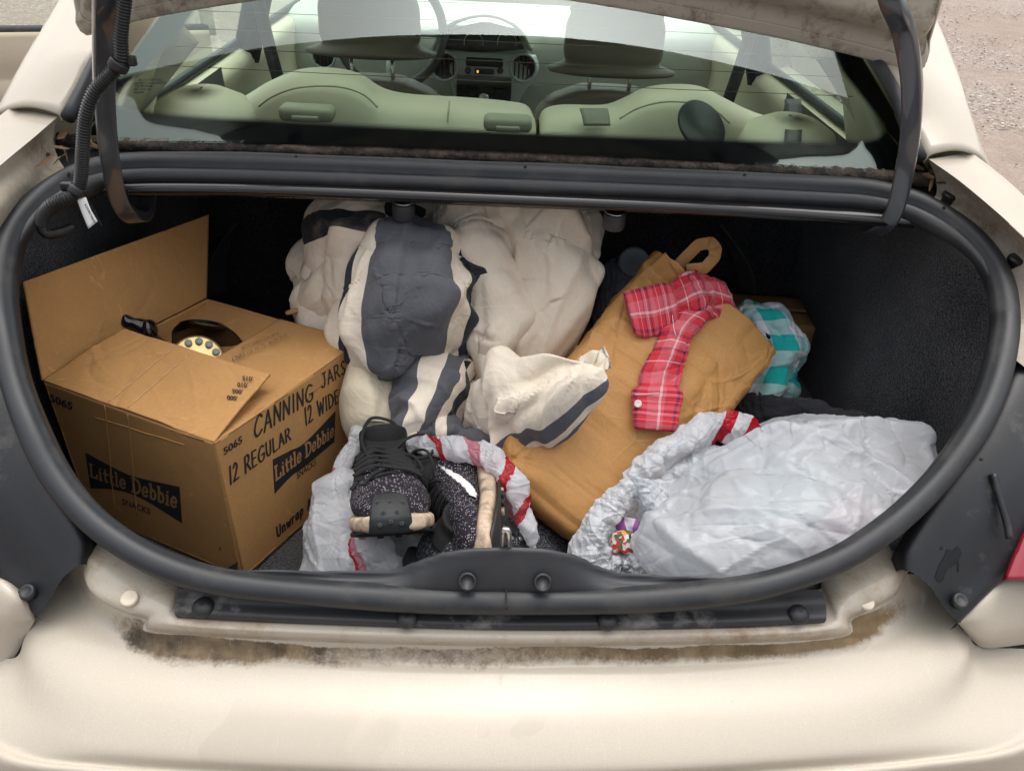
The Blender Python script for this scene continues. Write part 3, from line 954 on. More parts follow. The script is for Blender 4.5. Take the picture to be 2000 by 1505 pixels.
# ---- rear deck: shoulders, inner walls and gutters
for side in (0, 1):
    if side == 0:
        crest = [uz(x, y, z) for x, y, z in ((14, 222, 1.083), (-45, 262, 1.072), (-130, 330, 1.05), (-270, 480, .99), (-360, 700, .91), (-330, 900, .84))]
        crease = [uz(x, y, z) for x, y, z in ((113, 228, 1.085), (62, 272, 1.075), (0, 324, 1.064), (-110, 425, 1.035), (-190, 560, .985), (-215, 720, .92))]
        wall = [uz(x, y, z) for x, y, z in ((112, 305, 1.035), (60, 350, 1.03), (0, 408, 1.022), (-70, 480, 1.0), (-120, 590, .96), (-140, 740, .90))]
        gut = [up(x, y, -.012) for x, y in ((140, 350), (75, 384), (25, 440), (-12, 510), (-18, 590), (-4, 690))]
        outx = -.885
    else:
        crest = [uz(x, y, z) for x, y, z in ((1905, 309, 1.083), (1955, 348, 1.072), (2010, 398, 1.055), (2130, 530, 1.0), (2220, 720, .92), (2210, 900, .84))]
        crease = [uz(x, y, z) for x, y, z in ((1814, 311, 1.085), (1885, 362, 1.072), (1992, 455, 1.048), (2070, 540, 1.015), (2120, 640, .97), (2130, 760, .92))]
        wall = [uz(x, y, z) for x, y, z in ((1826, 384, 1.03), (1900, 424, 1.022), (1996, 502, 1.005), (2035, 570, .98), (2060, 650, .95), (2060, 760, .90))]
        gut = [up(x, y, -.012) for x, y in ((1792, 392), (1868, 428), (1930, 484), (1974, 550), (1988, 625), (1980, 700))]
        outx = .935
    mid = [(a * .65 + b * .35) + A([0, 0, .006]) for a, b in zip(crest, crease)]
    belt = [A([outx * .965 + .0, p[1] + .02, .93 - .05 * i / 5]) for i, p in enumerate(crest)]
    skirt = [A([outx, p[1] + .02, .70]) for p in crest]
    low = [A([outx * .97, p[1] + .03, .28]) for p in crest]
    patch('quarter_panel', [low, skirt, belt, crest, mid, crease], M_paint, car, nv=70, nu=70, flip=side == 0)
    patch('quarter_inner_wall', [[p + A([0, 0, -.001]) for p in crease], [(a + b) / 2 + A([(-1, 1)[side] * .006, 0, 0]) for a, b in zip(crease, wall)], wall, gut], M_gutter, car, nv=24, nu=60, flip=side == 0)
    # roof pillar skin that ends on the shoulder
    if side == 0:
        o = [uz(10, 213, 1.094), uy(74, 108, 1.30), uy(140, 8, 1.46), uy(225, -140, 1.72)]
        i_ = [uz(112, 221, 1.092), uy(148, 156, 1.215), uy(186, 86, 1.315), uy(330, -160, 1.74)]
        out = [p + A([-.030, .0, -.022]) for p in o]
        sk = [A([-.80 + .06 * k, p[1], max(.98, p[2] - .20)]) for k, p in enumerate(o)]
    else:
        o = [uz(1908, 301, 1.094), uy(1868, 196, 1.26), uy(1826, 92, 1.42), uy(1740, -90, 1.72)]
        i_ = [uz(1816, 301, 1.092), uy(1786, 232, 1.205), uy(1740, 130, 1.30), uy(1560, -130, 1.74)]
        out = [p + A([.030, .0, -.022]) for p in o]
        sk = [A([.85 - .06 * k, p[1], max(.98, p[2] - .20)]) for k, p in enumerate(o)]
    m_ = [(a + b) / 2 + A([0, 0, .008]) for a, b in zip(o, i_)]
    ie = [p + A([(.004, -.004)[side], .003, -.014]) for p in i_]
    Gp = rows_grid([sk, out, o, m_, i_, ie], 40, 40)
    po = gmesh('roof_pillar_skin', Gp, M_paint, car, thick=.004, flip=side == 0)
    # dark channel between pillar and glass
    ch = [p + A([(.03, -.03)[side], -.002, -.012]) for p in i_]
    tube('pillar_channel', crom([p + A([(.014, -.014)[side], -.002, -.006]) for p in i_], 30), .010, M_strip if False else M_rubber, car, n=10)

# ---- corner trims, tail lamps, lower corner blocks
TR = {0: dict(inn=[(-52, 500), (-30, 620), (8, 740), (52, 852), (100, 945), (160, 1046), (160, 1102)], out=[(-210, 560), (-215, 700), (-200, 850), (-150, 980), (-70, 1068), (8, 1142), (75, 1202)]),
      1: dict(inn=[(2010, 500), (2004, 620), (1978, 740), (1925, 850), (1850, 952), (1776, 1066), (1768, 1112)], out=[(2170, 560), (2180, 700), (2165, 850), (2110, 970), (2030, 1065), (1955, 1130), (1870, 1216)])}
for s in (0, 1):
    a = [up(x, y, -.022 - .004 * k) for k, (x, y) in enumerate(TR[s]['inn'])]
    b = [up(x, y, -.03 - .006 * k) for k, (x, y) in enumerate(TR[s]['out'])]
    w1 = [p + A([0, .02, -.03]) for p in a]
    m1 = [p * .62 + q * .38 + A([0, 0, .010]) for p, q in zip(a, b)]
    m2 = [p * .25 + q * .75 + A([0, 0, .002]) for p, q in zip(a, b)]
    b2 = [q + A([0, 0.005, -.02]) for q in b]
    tr = patch('corner_trim', [w1, a, m1, m2, b, b2], M_plast, car, nv=40, nu=60, flip=s == 1)
    for (px, py) in (((52, 1155),) if s == 0 else ((1876, 1172), (1972, 925))):
        lathe('push_pin', up(px, py, -.047), unit(A([0, -.5, .86])), [(.009, -.008), (.009, .001), (.007, .0025), (.005, .0012), (0, .001)], M_plast, tr, 18)
    if s == 1:
        TRIM_R = tr
        sp_ = [(1826, 1128), (1834, 1105), (1845, 1085), (1858, 1072), (1872, 1066), (1879, 1078), (1872, 1096), (1860, 1106), (1846, 1120), (1838, 1136), (1830, 1140)]
        tube('trim_rib', crom([up(x, y, -.027) for x, y in ((1940, 925), (1950, 965), (1966, 1020), (1972, 1052))], 20), .0042, M_plast, tr, n=8)
        lens = [[up(x, y, -.05) for x, y in ((1957, 1132), (1975, 1085), (2010, 1010), (2060, 930))], [up(x, y, -.062) + A([.02, -.01, 0]) for x, y in ((2000, 1122), (2060, 1085), (2120, 1030), (2170, 950))],
                [up(x, y, -.10) + A([.05, -.01, -.02]) for x, y in ((2090, 1130), (2140, 1090), (2180, 1040), (2210, 960))]]
        bt = [uz(x, y, z) for x, y, z in ((1872, 1211, .690), (1918, 1170, .715), (1963, 1133, .728), (2040, 1122, .724), (2160, 1100, .71))]
        bb = [uz(x, y, z) for x, y, z in ((1872, 1216, .684), (1916, 1246, .672), (1962, 1240, .672), (2040, 1224, .672), (2160, 1200, .672))]
        bi = [uz(x, y, z) for x, y, z in ((1870, 1216, .678), (1915, 1262, .64), (1965, 1262, .635), (2045, 1250, .63), (2160, 1230, .63))]
    else:
        lens = [[up(x, y, -.05) for x, y in ((-8, 1135), (-40, 1085), (-80, 1010), (-120, 930))], [up(x, y, -.062) + A([-.02, -.01, 0]) for x, y in ((-60, 1122), (-110, 1085), (-170, 1030), (-210, 950))],
                [up(x, y, -.10) + A([-.05, -.01, -.02]) for x, y in ((-140, 1130), (-190, 1090), (-230, 1040), (-260, 960))]]
        bt = [uz(x, y, z) for x, y, z in ((68, 1209, .674), (34, 1168, .715), (-6, 1132, .728), (-80, 1118, .724), (-180, 1090, .71))]
        bb = [uz(x, y, z) for x, y, z in ((68, 1210, .673), (8, 1238, .672), (-40, 1230, .672), (-110, 1214, .672), (-190, 1190, .672))]
        bi = [uz(x, y, z) for x, y, z in ((68, 1211, .672), (14, 1300, .62), (-40, 1310, .615), (-110, 1240, .63), (-190, 1220, .63))]
    patch('tail_lamp', lens, M_lens, car, nv=16, nu=24, thick=.01, flip=s == 0)
    bm_ = [(p + q) / 2 + A([0, -.004, .004]) for p, q in zip(bt, bb)]
    bin_ = [p + A([0, .0005 + .015 * min(1, k), -.001 - .018 * min(1, k)]) for k, p in enumerate(bt)]
    patch('bumper_corner_block', [bin_, bt, bm_, bb, bi], M_paint, car, nv=24, nu=30, flip=s == 0)

# rubber buffers on the gutter
for px, py in ((78, 322), (1858, 398), (1988, 525)):
    c = up(px, py, .0) + A([0, .012, .004])
    lathe('lid_buffer', c, (0, -.2, 1), [(.009, -.02), (.009, .002), (.0115, .003), (.0115, .007), (.009, .010), (0, .010)], M_conduit, car, 16)

# ---- rear window
GB = lambda x: 1.187 - .012 * ((x - cxc) / .6) ** 2          # y of the lower edge
def gl(u, v, off=0.0):
    """glass point: u -1..1 across, v 0 lower edge .. 1 upper edge"""
    w = .655 + (.50 - .655) * v
    x = cxc + u * w
    y = 1.180 + .63 * v - .02 * u * u
    z = 1.050 + .355 * v - .03 * v * v + .028 * v * (1 - u * u) + .010 * (1 - u * u)
    return A([x, y, z]) + A([0, -.47, .88]) * off
uu = np.linspace(-1, 1, 60)
vv = np.linspace(0, 1, 40)
glass = gmesh('rear_window', A([[gl(u, v) for u in uu] for v in vv]), M_glass, car)
def gpx(px, py):
    # glass parameters under a pixel
    d = ray(px, py)
    u, v = 0.0, .2
    for _ in range(30):
        P = gl(u, v)
        t = (P[1]) / d[1]
        Q = CAM + d * t
        u += (Q[0] - P[0]) / .6
        v += (Q[2] - P[2]) / .6 * 1.2
    return u, v
# frit: lower band with dotted fringe, and side bands
FT = [(222, 190), (262, 208), (420, 222), (700, 236), (1000, 250), (1300, 262), (1560, 270), (1690, 268), (1728, 248)]
FB = [(150, 268), (262, 268), (420, 272), (700, 286), (1000, 300), (1300, 316), (1560, 330), (1690, 336), (1790, 346)]
top = crom([A([*gpx(x, y), 0]) for x, y in FT], 160)
ed = np.gradient(top, axis=0)
def frit_mesh(name, edge, far, dots):
    """edge: (u,v) along the clear-glass side; far: the solid side"""
    n = len(edge)
    P0 = A([gl(e[0], e[1], -.0025) for e in edge])
    P1 = A([gl(e[0], e[1], -.0025) for e in far])
    L = np.r_[0, np.cumsum(np.linalg.norm(np.diff(P0, axis=0), axis=1))]
    rows, uvs = [], []
    dist = np.linalg.norm(P1 - P0, axis=1)
    for k in range(8):
        f = k / 7
        e = A(edge)[:, :2] * (1 - f) + A(far)[:, :2] * f
        rows.append(A([gl(a, b, -.0025) for a, b in e]))
        uvs.append(np.stack([L / .0030, dist * f / .0030], 1))
    G = A(rows)
    return mk(name, G.reshape(-1, 3), gridfaces(8, n), M_frit, glass, True, np.vstack(uvs))
far = [(e[0] * (1 + .0 * i), -.005, 0) for i, e in enumerate(top)]
far[0] = (-.99, 0, 0)
fl = np.linspace(-.99, .99, 160)
far = [(fl[i] * .7 + e[0] * .3, -.002, 0) for i, e in enumerate(top)]
frit_mesh('lower_frit_band', top, far, 1)
for s in (-1, 1):
    e0_ = top[0] if s < 0 else top[-1]
    ee = [(e0_[0] + (s * .90 - e0_[0]) * min(1, t_ * 5), e0_[1] + t_ * (1 - e0_[1]), 0) for t_ in np.linspace(0, 1, 60)]
    ff = [(s * .995, e[1] if k else 0.0, 0) for k, e in enumerate(ee)]
    frit_mesh('side_frit_band', A(ee), A(ff), 1)
# heater wires
M_wire = pm('heater_wire', (.10, .07, .05), .5)
for k in range(11):
    v = .215 + k * .062
    uw = .90
    P = A([gl(u, v - .045 * (1 - u * u) + .02, -.0015) for u in np.linspace(-uw, uw, 50)])
    tube('heater_wire', P, .00055, M_wire, glass, n=5)
# etched maker's mark in the corner of the glass
def text_obj(name, s, size, O, X, Y, mat, parent, bold=0.0, extr=.0003, align='LEFT', xs=1.0, shear=0.0):
    """flat lettering on a surface: O origin, X text direction, Y up direction"""
    cu = bpy.data.curves.new(name, 'FONT')
    cu.body = s
    cu.size = size
    cu.offset = bold
    cu.extrude = extr
    cu.align_x = align
    cu.shear = shear
    cu.resolution_u = 3
    ob = bpy.data.objects.new(name + '_tmp', cu)
    col.objects.link(ob)
    dg = bpy.context.evaluated_depsgraph_get()
    me = bpy.data.meshes.new_from_object(ob.evaluated_get(dg))
    bpy.data.objects.remove(ob)
    X, Y = unit(X), unit(Y)
    Z = np.cross(X, Y)
    co = np.array([v.co for v in me.vertices])
    if len(co) == 0: return None
    W = A(O) + co[:, :1] * xs * X + co[:, 1:2] * Y + co[:, 2:3] * Z
    F = [tuple(p.vertices) for p in me.polygons]
    bpy.data.meshes.remove(me)
    return mk(name, W, F, mat, parent, False)
for k, s in enumerate(('PILKINGTON', 'SAFETY AS2 DOT', 'TEMP M48', 'E4 43R-00', '00097')):
    u0, v0 = gpx(262 + (0 if k else 8), 160 + k * 6)
    P0, P1 = gl(u0, v0, .0012), gl(u0 + .05, v0, .0012)
    text_obj('etched_mark', s, .0062, P0, P1 - P0, A([0, .85, .5]), M_ink, glass)
# dusty rubber strip below the glass, with the debris collected in its ends
st = crom([uz(x, y, 1.045) + A([0, -.004, 0]) for x, y in ((118, 272), (262, 280), (600, 290), (1000, 304), (1400, 324), (1700, 342), (1835, 352))], 260)
Tn, Nn, Bn = frames(st)
Gs = st[:, None] + Nn[:, None] * circ(.0105, 16)[None, :, :1] + Bn[:, None] * circ(.0105, 16)[None, :, 1:]
Gs = Gs + (Gs - st[:, None]) * (nz(Gs, 90, 0, 2) * .28)[..., None]
strip = gmesh('window_base_strip', Gs, M_strip, car, wrap=True, caps=True, flip=True)
under = [[uz(x, y, 1.036) for x, y in ((108, 290), (500, 300), (1000, 318), (1500, 340), (1840, 362))], [uz(x, y, 1.02) + A([0, -.03, 0]) for x, y in ((100, 318), (500, 318), (1000, 334), (1500, 356), (1850, 388))]]
patch('drain_channel', under, M_dark, car, nv=6, nu=40)
gx0, gx1 = gl(-1, 0), gl(1, 0)

# ---- raised boot lid
LE = [(150, 44), (166, 64), (200, 58), (245, 42), (330, 24), (480, 0), (700, -26), (900, -30), (1120, -2), (1300, 28), (1500, 66), (1640, 98), (1735, 122), (1775, 130), (1802, 132), (1812, 100)]
ledge = [uy(x, y, 1.290 + .118 * (1 - ((x - 980) / 820) ** 2)) for x, y in LE]
lean = radians(5)
Lu, Ln = A([0, sin(lean), cos(lean)]), A([0, -cos(lean), sin(lean)])       # up along the lid, and its inner-face normal
def lrow(h, w, n, cr=0.0):
    o = []
    k = len(ledge)
    for i, p in enumerate(ledge):
        f = (i / (k - 1)) * 2 - 1
        base = p + Lu * h
        base[0] = cxc + (p[0] - cxc) * w
        if h > .05:
            zc = (1 - .0)
            base = base * 1.0
            # flatten the bowed edge with height
            flat = ledge[k // 2]
            d = ((p - flat) @ Lu)
            base = base - Lu * d * min(1, (h - .05) / .3)
        base = base + Ln * (n + cr * (1 - f * f))
        o.append(base)
    return o
outer_rows = [lrow(0, 1, 0), lrow(.02, 1.002, -.010, 0), lrow(.12, 1.01, -.018, -.01), lrow(.35, 1.01, -.02, -.025), lrow(.55, .98, -.01, -.03), lrow(.62, .97, .05, -.02), lrow(.63, .96, .22, 0)]
lid = patch('boot_lid', outer_rows, M_paint, car, nv=50, nu=90, thick=.003)
inner_rows = [lrow(.0, .999, .002), lrow(.015, .985, .006, .0), lrow(.040, .972, .010, .003), lrow(.052, .965, .032, .004), lrow(.085, .955, .044, .006), lrow(.25, .94, .03, .01), lrow(.45, .93, .03, .006), lrow(.58, .95, .06, 0), lrow(.60, .94, .2, 0)]
Gi = rows_grid(inner_rows, 90, 140)
gmesh('lid_inner_panel', Gi, M_lidin, lid, thick=.003)
patch('lid_liner', [lrow(.17, .80, .05, .01), lrow(.2, .84, .056, .01), lrow(.45, .84, .05, .006), lrow(.56, .84, .075, 0)], M_carpet, lid, nv=16, nu=40, thick=.004)
# hem: the outer skin folded over the inner panel's edge
hem = [lrow(-.002, 1.001, -.002), lrow(-.004, 1.001, .001), lrow(.0, .998, .0045), lrow(.016, .984, .009, 0)]
patch('lid_hem', hem, M_lidin, lid, nv=12, nu=140, thick=.0015)

# ---- hinge arms
for s, pts in ((0, [(208, -150, .98), (206, -40, 1.015), (203, 60, 1.04), (203, 150, 1.055), (207, 240, 1.065), (216, 320, 1.07), (230, 385, 1.085), (250, 424, 1.11), (280, 436, 1.15), (306, 420, 1.19), (318, 390, 1.22)]),
               (1, [(1690, -110, .98), (1735, -20, 1.01), (1764, 60, 1.035), (1780, 150, 1.05), (1780, 240, 1.06), (1768, 330, 1.065), (1748, 410, 1.08), (1720, 470, 1.11), (1680, 492, 1.15), (1648, 470, 1.19), (1640, 430, 1.22)])):
    P = crom([A([(-.44, .49)[s], 1.375, 1.66]), A([(-.445, .495)[s], 1.20, 1.56]), uy(*pts[0]) + A([0, .05, .06])] + [uy(*p) for p in pts[1:7]] + [uy(*pts[6]) + A(q) for q in ((0, .022, -.035), (0, .06, -.052), (0, .10, -.035), (0, .125, .005), (0, .13, .04))], 140)
    # the arm lies in an upright fore-and-aft plane; its wide face looks back and a little inward
    tw = A([.50 if s == 0 else -.30, 0, 0])
    T = unit(np.gradient(P, axis=0))
    Nn_ = unit(np.cross(T, unit(A([1.0, .0, 0]) + (A([0, .55, 0]) if s == 0 else A([0, -.55, 0])))[None]))
    Bb = np.cross(T, Nn_)
    pr = rrect(.017, .025, .003, 3)
    G = P[:, None] + Nn_[:, None] * pr[None, :, :1] + Bb[:, None] * pr[None, :, 1:]
    arm = gmesh('hinge_arm', G, M_enamel, car, wrap=True, caps=True, flip=True)
    auto_smooth(arm, 40)
    e = P[-1]

# ---- wiring conduit with clips and tag
cpts = [(250, -60, 1.0), (242, 10, 1.005), (236, 70, 1.01), (236, 118, 1.012), (214, 148, 1.01), (186, 178, 1.005), (168, 225, 1.0), (162, 285, 1.0), (158, 345, 1.005), (150, 376, 1.0), (128, 388, .99), (98, 402, .985), (80, 430, .99), (88, 455, 1.0), (112, 456, 1.02), (138, 446, 1.05)]
P = crom([uy(*p) for p in cpts], 900)
S = np.r_[0, np.cumsum(np.linalg.norm(np.diff(P, axis=0), axis=1))]
sc_ = 1 + .13 * np.sign(np.sin(S / .0038 * 2 * pi)) * np.abs(np.sin(S / .0038 * 2 * pi)) ** .6
sc_[S > S[-1] * .84] *= .82
wire = tube('wiring_conduit', P, .0078, M_conduit, car, n=12, scale=sc_)
for (px, py, Y) in ((234, 128, 1.011), (154, 374, 1.003)):
    i = int(np.argmin([np.linalg.norm(p - uy(px, py, Y)) for p in P]))
    t_ = unit(P[i + 4] - P[i - 4])
    lathe('conduit_clip', P[i] - t_ * .005, t_, [(.0092, 0), (.0115, 0), (.0122, .002), (.0122, .009), (.0115, .011), (.0092, .011)], M_conduit, wire, 16)
    boxo('clip_foot', P[i] + A([(-.014 if px < 200 else .012), .004, .004]), .016, .010, .012, M_conduit, wire, bevel=.002)
tg = rows_grid([[uy(150, 389, .994), uy(168, 385, .994)], [uy(160, 416, .988), uy(178, 410, .986)], [uy(173, 447, .978), uy(191, 432, .977)]], 10, 6)
tagm = gmesh('wiring_tag', tg, M_tag, wire, thick=.0004)
for k, s in enumerate(('LGW Gizmo Part', 'K3308270604')):
    O = uy(174 - 9 * k, 396 + 4 * k, .982)
    text_obj('tag_print', s, .0046, O, uy(190, 440, .974) - uy(172, 405, .984), uy(190, 408, .982) - uy(176, 418, .982), M_ink, wire)

# ================================================================== cabin and body shell
# rear seat backs
def seat_back(top, name='rear_seat_back'):
    T = [uy(x, y, 1.78) for x, y in top]
    z0 = .70
    rows = [[A([p[0], 1.70, z0]) for p in T], [A([p[0], 1.705, p[2] - .10]) for p in T], [p + A([0, -.065, -.035]) for p in T], [p + A([0, -.035, -.004]) for p in T], T, [p + A([0, .05, -.012]) for p in T], [A([p[0], 1.90, p[2] - .12]) for p in T], [A([p[0], 1.95, .5]) for p in T]]
    return patch(name, rows, M_seat, car, nv=50, nu=90)
s1 = seat_back([(330, 235), (400, 222), (460, 200), (520, 165), (585, 140), (650, 138), (700, 150), (745, 178), (800, 190), (900, 196), (990, 204), (1030, 213), (1046, 240)])
s2 = seat_back([(1053, 240), (1064, 220), (1100, 211), (1180, 211), (1220, 198), (1260, 178), (1310, 170), (1370, 174), (1420, 198), (1470, 222), (1540, 245)])
for pr_, pts in ((s1, [(505, 208), (530, 190), (570, 174), (620, 168), (670, 171), (710, 185), (738, 210)]), (s2, [(1210, 232), (1245, 212), (1290, 200), (1340, 200), (1390, 212), (1425, 240)])):
    tube('seam', crom([uy(x, y, 1.712) for x, y in pts], 60), .0022, M_thread, pr_, n=6)
tube('seam', crom([uy(878, 197, 1.735), uy(876, 215, 1.713), uy(874, 240, 1.706)], 20), .002, M_thread, s1, n=6)
for px, py, w in ((600, 214, .11), (992, 234, .10)):
    c = uy(px, py, 1.62)
    b = boxo('anchor_cover', c + A([0, 0, -.006]), w, .05, .030, m_leather('anchor_plastic', (.30, .29, .22), .05), car, bevel=.012, seg=4)
    boxo('anchor_flap', c + A([0, -.022, -.012]), w * .5, .02, .012, M_mesh, b, bevel=.003)
patch('centre_belt_loop', [[uy(1132, 214, 1.72), uy(1186, 214, 1.72)], [uy(1136, 226, 1.705), uy(1190, 228, 1.705)], [uy(1140, 246, 1.69), uy(1192, 246, 1.69)]], M_mesh, car, nv=8, nu=8, thick=.004)
# cabin-side parcel shelf
patch('cabin_shelf', [[A([x, y, z]) for x in (-.70, 0, .75)] for y, z in ((1.19, .999), (1.27, .968), (1.5, .928), (1.72, .91))], pm('shelf_cloth', (.05, .05, .047), .9), car, nv=6, nu=6)
# front seats with head restraints
for cx_, y0 in ((722, 40), (1200, 78)):
    hc = uy(cx_, y0, 2.42)
    sx = hc[0]
    Gh = loft([(hc + A([0, 0, z]), A([w, 0, 0]), A([0, dd, 0]), 2.8) for z, w, dd in ((-.105, .02, .01), (-.100, .10, .035), (-.06, .138, .055), (.0, .145, .06), (.06, .135, .055), (.10, .10, .04), (.112, .03, .01))], 30, 36)
    Gb = loft([(A([sx, 2.42 + .0 * z, z]), A([w, 0, 0]), A([0, .07, 0]), 3.4) for z, w in ((.40, .24), (.55, .245), (.70, .24), (.80, .215), (.85, .17), (.875, .10))], 40, 50)
    fs = gmesh('front_seat', Gb, M_taupe, car, wrap=True, caps=True, flip=True)
    gmesh('head_restraint', Gh, M_taupe, fs, wrap=True, caps=True, flip=True)
    for k in (-.06, .06):
        tube('restraint_post', A([[sx + k, 2.42, .84], [sx + k, 2.42, .95]]), .006, M_chrome, fs, n=8)
    Gm = loft([(A([sx, 2.415, z]), A([w, 0, 0]), A([0, .076, 0]), 3.2) for z, w in ((.785, .222), (.81, .214), (.835, .196))], 8, 50)
    gmesh('seat_mesh_band', Gm, M_mesh, fs, wrap=True, flip=True)
# dashboard
DY = 3.02
dash = patch('dashboard', [[A([x, DY + .02, .45]) for x in (-.78, -.3, .2, .8)], [A([x, DY - .01, .70]) for x in (-.78, -.3, .2, .8)], [A([x, DY, .88]) for x in (-.78, -.3, .2, .8)], [A([x, DY + .06, .935]) for x in (-.78, -.3, .2, .8)],
                           [A([x, DY + .25, .95]) for x in (-.78, -.3, .2, .8)], [A([x, DY + .62, .93]) for x in (-.78, -.3, .2, .8)]], M_dash, car, nv=40, nu=40)
cst = [[uy(878, 100, DY - .03), uy(945, 106, DY - .035), uy(1046, 108, DY - .03)], [uy(868, 128, DY - .04), uy(945, 132, DY - .05), uy(1052, 135, DY - .04)], [uy(880, 158, DY - .045), uy(945, 160, DY - .055), uy(1036, 160, DY - .045)],
       [uy(892, 200, DY - .05), uy(945, 202, DY - .06), uy(1010, 202, DY - .05)], [uy(905, 260, DY - .05), uy(945, 262, DY - .06), uy(992, 262, DY - .05)]]
cs = patch('centre_console_fascia', cst, M_silver, car, nv=30, nu=24, thick=.02)
def vent(px, py, r):
    c = uy(px, py, DY - .062)
    v = lathe('air_vent', c, (0, -1, .12), [(0, -.01), (r, -.01), (r, .004), (r * .88, .008), (r * .80, .004), (r * .78, -.006), (0, -.006)], M_silver, car, 28)
    lathe('vent_core', c, (0, -1, .12), [(0, -.004), (r * .80, -.004), (r * .80, -.0005), (0, -.0005)], M_dark, v, 24)
    for k in range(-2, 3):
        boxo('vent_slat', c + A([k * r * .3, -.004, 0]), .006, .008, r * 1.45 * sqrt(max(.1, 1 - (k * .3) ** 2)), M_conduit, v)
vent(868, 130, .054); vent(1022, 133, .052); vent(632, 110, .045)
M_screen = pm('smoked_display', (.02, .024, .024), .25, .1, 30)
boxo('clock_display', uy(946, 122, DY - .075), .135, .012, .030, M_screen, cs, bevel=.006)
boxo('climate_display', uy(946, 140, DY - .078), .070, .012, .018, M_screen, cs, bevel=.004)
boxo('amber_light', uy(933, 140, DY - .0845), .006, .004, .008, M_orange, cs)
for px in (914, 977):
    lathe('dash_knob', uy(px, 138, DY - .078), (0, -1, .1), [(.012, -.01), (.012, .006), (.010, .010), (0, .010)], M_conduit, cs, 16)
rad = boxo('radio_unit', uy(945, 180, DY - .085), .200, .02, .110, M_screen, cs, bevel=.006)
lathe('volume_knob', uy(945, 192, DY - .098), (0, -1, .1), [(.019, -.01), (.019, .008), (.016, .011), (.012, .010), (0, .010)], M_chrome, rad, 20)
for i in range(6):
    for j in range(2):
        boxo('radio_button', uy(908 + i * 15, 172 + j * 14, DY - .098), .014, .004, .007, M_conduit, rad, bevel=.001)
# instrument hood, cluster and steering wheel
hx = uy(945, 80, DY)
cl = patch('instrument_hood', [[uy(840, 98, DY - .10), uy(870, 50, DY - .12), uy(945, 28, DY - .13), uy(1010, 50, DY - .12), uy(1042, 98, DY - .10)], [uy(850, 95, DY + .02), uy(880, 48, DY + .04), uy(945, 28, DY + .05), uy(1005, 48, DY + .04), uy(1034, 95, DY + .02)]], M_dash, car, nv=8, nu=40, thick=.01)
patch('instrument_cluster', [[uy(866, 96, DY - .01), uy(945, 102, DY - .01), uy(1024, 96, DY - .01)], [uy(884, 56, DY - .01), uy(945, 44, DY - .01), uy(1006, 56, DY - .01)]], M_screen, car, nv=8, nu=20)
for px in (925, 990):
    c = uy(px, 84, DY - .03)
    tube('gauge_ring', A([c + A([.034 * cos(a), 0, .034 * sin(a)]) for a in np.linspace(-.3, pi + .3, 30)]), .0018, M_chrome, car, n=6)
wc = uy(762, 62, 2.82)
wx, wz_ = unit(A([1, 0, 0])), unit(A([0, .42, .9]))
sw = tube('steering_wheel', A([wc + .178 * (cos(a) * wx + sin(a) * wz_) for a in np.linspace(0, 2 * pi, 60, endpoint=False)]), .0155, pm('wheel_leather', (.035, .032, .03), .5), car, n=10, closed=True)
lathe('wheel_hub', wc + A([0, .02, -.01]), np.cross(wx, wz_), [(0, -.02), (.06, -.02), (.065, .01), (.05, .02), (0, .024)], M_conduit, sw, 20)
for a in (0, pi, -pi / 2):
    d_ = cos(a) * wx + sin(a) * wz_
    tube('wheel_spoke', A([wc + d_ * .05 + A([0, .015, 0]), wc + d_ * .172]), .013, M_silver, sw, n=8)
